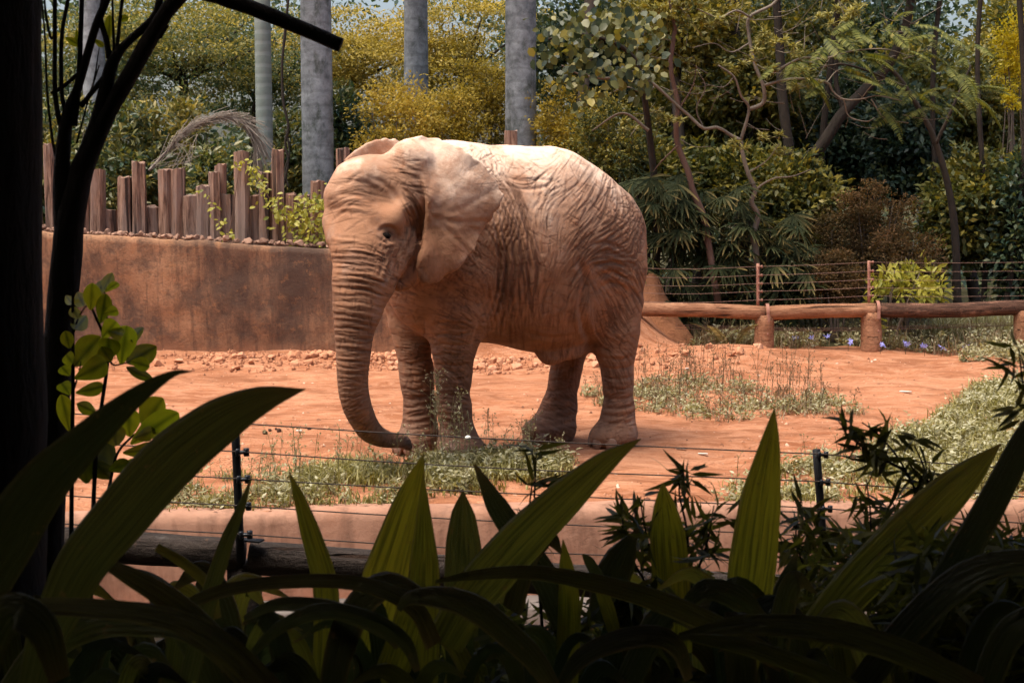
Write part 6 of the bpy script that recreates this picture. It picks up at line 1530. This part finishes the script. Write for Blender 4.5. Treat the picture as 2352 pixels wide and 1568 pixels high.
strap(A, [(0, 1620), (90, 1500), (200, 1430), (330, 1420), (450, 1450), (560, 1560)], [60, 76, 84, 80, 66, 30], 2.3, .2, .2, .2)
strap(A, [(-60, 1640), (-40, 1500), (20, 1400), (100, 1440), (140, 1560)], [70, 90, 90, 80, 50], 1.9, .2, .4, .2)
B = strap_plant("strap-leaved plant with thin curved blades in front of the log", 600, 2.7)
strap(B, [(745, 1560), (748, 1400), (740, 1320), (710, 1220), (685, 1140), (664, 1084)], [60, 62, 58, 46, 26, 2], 2.7, .62, .2, .3)
strap(B, [(430, 1560), (465, 1420), (490, 1330), (520, 1240), (550, 1170), (578, 1094)], [46, 44, 40, 34, 22, 2], 2.6, .25, .3, .35)
strap(B, [(380, 1440), (430, 1388), (520, 1352), (640, 1334), (780, 1332), (880, 1352), (960, 1400), (1000, 1480)], [14, 28, 32, 32, 34, 38, 42, 42], 2.5, .30, .6, .15, .4)
strap(B, [(360, 1255), (420, 1290), (480, 1345), (500, 1420)], [20, 26, 26, 20], 2.75, .5, .3)
strap(B, [(500, 1600), (450, 1480), (380, 1380), (330, 1330), (250, 1300)], [70, 80, 70, 40, 4], 2.8, .12, .2)
strap(B, [(560, 1420), (640, 1385), (760, 1395), (880, 1440), (920, 1480)], [14, 32, 42, 42, 28], 2.35, .2, .4, .2, .2)
Cc = strap_plant("upright yellow-green strap-leaved plant below the elephant's front feet", 950, 2.9)
strap(Cc, [(850, 1500), (868, 1400), (888, 1320), (930, 1180), (955, 1100), (973, 1043)], [110, 118, 112, 78, 42, 2], 2.9, .80, .0, .2)
strap(Cc, [(962, 1600), (968, 1430), (973, 1300), (973, 1190), (972, 1085)], [84, 86, 70, 36, 2], 2.75, .62, .1, .3)
strap(Cc, [(1052, 1480), (1055, 1330), (1057, 1250), (1060, 1180), (1063, 1129)], [80, 88, 84, 56, 6], 3.0, .30, .5, .2)
strap(Cc, [(860, 1700), (895, 1560), (925, 1460), (945, 1380)], [90, 84, 70, 60], 2.6, .7, .1)
strap(Cc, [(915, 1400), (940, 1372), (1010, 1368), (1090, 1392), (1165, 1450), (1235, 1520), (1290, 1610)], [14, 32, 54, 64, 62, 54, 30], 2.3, .2, .45, .15, .5)
strap(Cc, [(560, 1520), (640, 1440), (740, 1400), (850, 1420), (930, 1470), (960, 1540)], [14, 30, 40, 42, 36, 16], 2.25, .2, .4)
Dd = strap_plant("strap-leaved plant with one long blade slanting under the hind feet", 1150, 2.8)
strap(Dd, [(1020, 1480), (1080, 1380), (1130, 1318), (1200, 1240), (1300, 1142), (1392, 1060), (1472, 1007)], [90, 108, 112, 108, 88, 52, 2], 2.7, .50, -.1, .15)
strap(Dd, [(1300, 1440), (1250, 1330), (1200, 1255), (1140, 1162), (1090, 1066)], [70, 66, 62, 52, 6], 2.95, .02, .3, .2)
strap(Dd, [(1170, 1400), (1200, 1300), (1235, 1245), (1268, 1235), (1290, 1270)], [50, 50, 46, 40, 6], 2.85, .2, .7, .2, .5)
strap(Dd, [(1000, 1335), (1100, 1318), (1220, 1312), (1350, 1332), (1500, 1372), (1650, 1436), (1800, 1520)], [8, 26, 34, 42, 50, 54, 44], 2.45, .42, .6, .12, .25)
strap(Dd, [(1300, 1600), (1305, 1480), (1306, 1380), (1300, 1300), (1293, 1238)], [50, 58, 52, 34, 2], 2.9, .72, .1, .3)
strap(Dd, [(1420, 1480), (1395, 1400), (1375, 1340), (1358, 1285)], [30, 34, 28, 2], 2.95, .6, .2)
strap(Dd, [(1390, 1430), (1400, 1340), (1425, 1280), (1466, 1213)], [90, 90, 74, 4], 3.0, .03, .2)
strap(Dd, [(1380, 1340), (1352, 1290), (1338, 1272)], [30, 24, 4], 2.9, .1, .4)
Ee = strap_plant("tall upright strap-leaved plant right of centre", 1700, 2.9)
strap(Ee, [(1690, 1560), (1712, 1420), (1728, 1290), (1746, 1150), (1768, 1020), (1779, 936)], [90, 106, 112, 96, 46, 2], 2.8, .82, .05, .2)
strap(Ee, [(1548, 1500), (1540, 1340), (1532, 1230), (1526, 1160), (1522, 1108)], [84, 90, 84, 50, 4], 3.1, .72, .1, .25)
strap(Ee, [(1270, 1600), (1330, 1510), (1420, 1466), (1510, 1456), (1560, 1486), (1584, 1560)], [20, 44, 52, 52, 44, 20], 2.4, .10, .6, .2, .5)
strap(Ee, [(1560, 1460), (1680, 1434), (1800, 1432), (1950, 1452), (2100, 1502), (2260, 1580)], [20, 44, 56, 62, 62, 54], 2.3, .42, .75, .1, .25)
strap(Ee, [(1585, 1462), (1700, 1480), (1800, 1510), (1900, 1550), (2010, 1610)], [20, 38, 44, 44, 40], 2.25, .45, .6, .1, .2)
strap(Ee, [(1800, 1500), (1790, 1400), (1810, 1330), (1830, 1270)], [50, 60, 46, 4], 3.05, .04, .2)
strap(Ee, [(1560, 1400), (1620, 1350), (1700, 1370), (1760, 1430)], [20, 50, 60, 30], 2.6, .15, .5)
strap(Ee, [(1440, 1560), (1500, 1440), (1545, 1400), (1600, 1440)], [60, 70, 60, 20], 2.7, .1, .4)
Ff = strap_plant("dark strap-leaved plant at the right edge with a broad slanting blade", 2100, 2.9)
strap(Ff, [(1850, 1480), (1960, 1350), (2080, 1232), (2180, 1132), (2240, 1076), (2300, 1018)], [80, 100, 112, 92, 60, 2], 2.95, .55, -.1, .15)
strap(Ff, [(2080, 1500), (2180, 1320), (2270, 1165), (2352, 1010), (2420, 900)], [70, 74, 70, 60, 30], 2.6, .05, .2, .2)
strap(Ff, [(1950, 1600), (2080, 1440), (2200, 1330), (2300, 1290), (2420, 1280)], [60, 76, 76, 64, 50], 2.5, .12, .4)
strap(Ff, [(2250, 1640), (2280, 1520), (2330, 1440), (2420, 1400)], [60, 70, 70, 60], 2.4, .12, .3)
# low dark leaves that close the view towards the ground
rr_ = random.Random(31)
for k in range(150):
    pl_ = rr_.choice((A, B, Cc, Dd, Ee, Ff)); x = rr_.uniform(-60, 2400); y = rr_.uniform(1370, 1640); a = rr_.uniform(-1.1, 1.1); L = rr_.uniform(140, 360)
    p_ = [(x - L * .2 * math.sin(a), y + 330), (x, y + 60), (x + L * .35 * math.sin(a), y - .18 * L), (x + L * .8 * math.sin(a) + 10, y - .05 * L)]
    wf = rr_.uniform(.3, .85); strap(pl_, p_, [60 * wf, 90 * wf, 80 * wf, 3], rr_.uniform(2.5, 3.6), rr_.choice((.0, .0, .05, .12, .3, .5)), rr_.uniform(-.7, .7), .2, rr_.choice((0, 0, .2, .5)), n=20)

for k in range(64):
    pl_ = (A, B, Cc, Dd, Ee, Ff)[k % 6]; x = -60 + 2460 * (k + rr_.random()) / 64; y = rr_.uniform(1470, 1600); a = rr_.uniform(-1.0, 1.0); L = rr_.uniform(150, 280)
    strap(pl_, [(x - L * .2 * math.sin(a), y + 360), (x, y + 60), (x + L * .35 * math.sin(a), y - .2 * L), (x + L * .8 * math.sin(a) + 10, y + .05 * L)], [70, 90, 76, 3], rr_.uniform(3.3, 4.0), rr_.choice((0, 0, .04)), rr_.uniform(-.5, .5), .2, n=14)

# ------------------------------------------------------------------ bamboo-like sprays, dark against the light
L_bam = leaf_mat("leaf_bamboo", [(.025, .027, .010), (.075, .075, .018), (.16, .15, .028), (.26, .24, .06)], .55, .45, .35)
def spray(g, c, n, L, W, r, t0, fan=1.0, down=.25):
    d = np.stack([r.normal(0, 1, n), r.normal(0, .6, n), r.normal(.1, .8, n) * fan - down], 1)
    leaf_geo(g, np.repeat(np.asarray(c)[None], n, 0) + r.normal(0, .006, (n, 3)), d, r.normal(size=(n, 3)) + np.array((0, -.4, .5)), L * r.uniform(.6, 1.25, n), W, t0 + .18 * r.normal(size=n), 'l')
r = np.random.default_rng(6)
def bamboo(label, base_px, Y, nodes, extra=0, box_=None, t0=.35):
    o = thing("bamboo_shrub", label, "shrub", (P(base_px, 1568, Y)[0], Y, .3), "fine-leaved dark shrubs in the foreground")
    g = Geo()
    for pts, n in nodes:
        c = catmull([P(x, y, Y) for x, y in pts], 18); V, F = tube(c, np.linspace(.004, .0015, 18), 5, True); np_mesh("stem", V, F, M_fg_bark, o, True)
        for k in np.linspace(5, 17, n).astype(int): spray(g, c[k] + r.normal(0, .012, 3), 8, .075, .012, r, t0)
    for _ in range(extra):
        x, y = r.uniform(box_[0], box_[2]), r.uniform(box_[1], box_[3])
        spray(g, P(x, y, Y + r.uniform(-.25, .5)), 7, .08, .013, r, t0 - .05)
    g.build("foliage", L_bam, o); return o
bamboo("fine-leaved dark sprig in front of the elephant's far hind foot", 1230, 3.0, [([(1250, 1500), (1235, 1300), (1228, 1150), (1232, 1040)], 4), ([(1235, 1300), (1215, 1200), (1222, 1110)], 3)], 0, None, .3)
bamboo("fine-leaved dark shrub between the two upright yellow blades", 1520, 3.2, [([(1560, 1600), (1530, 1400), (1490, 1250), (1470, 1150)], 7), ([(1530, 1400), (1580, 1260), (1560, 1130), (1570, 1085)], 7), ([(1560, 1420), (1620, 1260), (1640, 1160)], 6), ([(1520, 1400), (1440, 1260), (1430, 1190)], 5)], 26, (1440, 1180, 1640, 1400), .33)
bamboo("dense fine-leaved dark shrub at lower right around the second fence post", 1950, 3.3, [([(1900, 1700), (1880, 1400), (1830, 1250), (1840, 1150)], 8), ([(1950, 1600), (1990, 1350), (2000, 1200), (1990, 1100)], 8), ([(2050, 1600), (2060, 1350), (2080, 1250), (2050, 1150)], 8)], 260, (1800, 1200, 2240, 1580), .36)
bamboo("arching fine-leaved sprays over the right-hand grass", 2060, 3.1, [([(2180, 1500), (2150, 1250), (2080, 1080), (2020, 1000), (1980, 970)], 7), ([(2150, 1250), (2130, 1100), (2100, 1020)], 5), ([(2080, 1080), (2000, 1040), (1960, 1010)], 4)], 0, None, .3)
bamboo("fine-leaved shrub filling the lower right corner", 2290, 2.9, [([(2300, 1700), (2330, 1400), (2380, 1100), (2350, 880), (2340, 800)], 9), ([(2280, 1600), (2290, 1400), (2260, 1280)], 6)], 340, (2060, 1230, 2400, 1590), .36)
bamboo("fine-leaved dark shrub low in the centre foreground", 1330, 3.2, [([(1330, 1700), (1320, 1520), (1300, 1420)], 4)], 150, (900, 1380, 1560, 1580), .25)
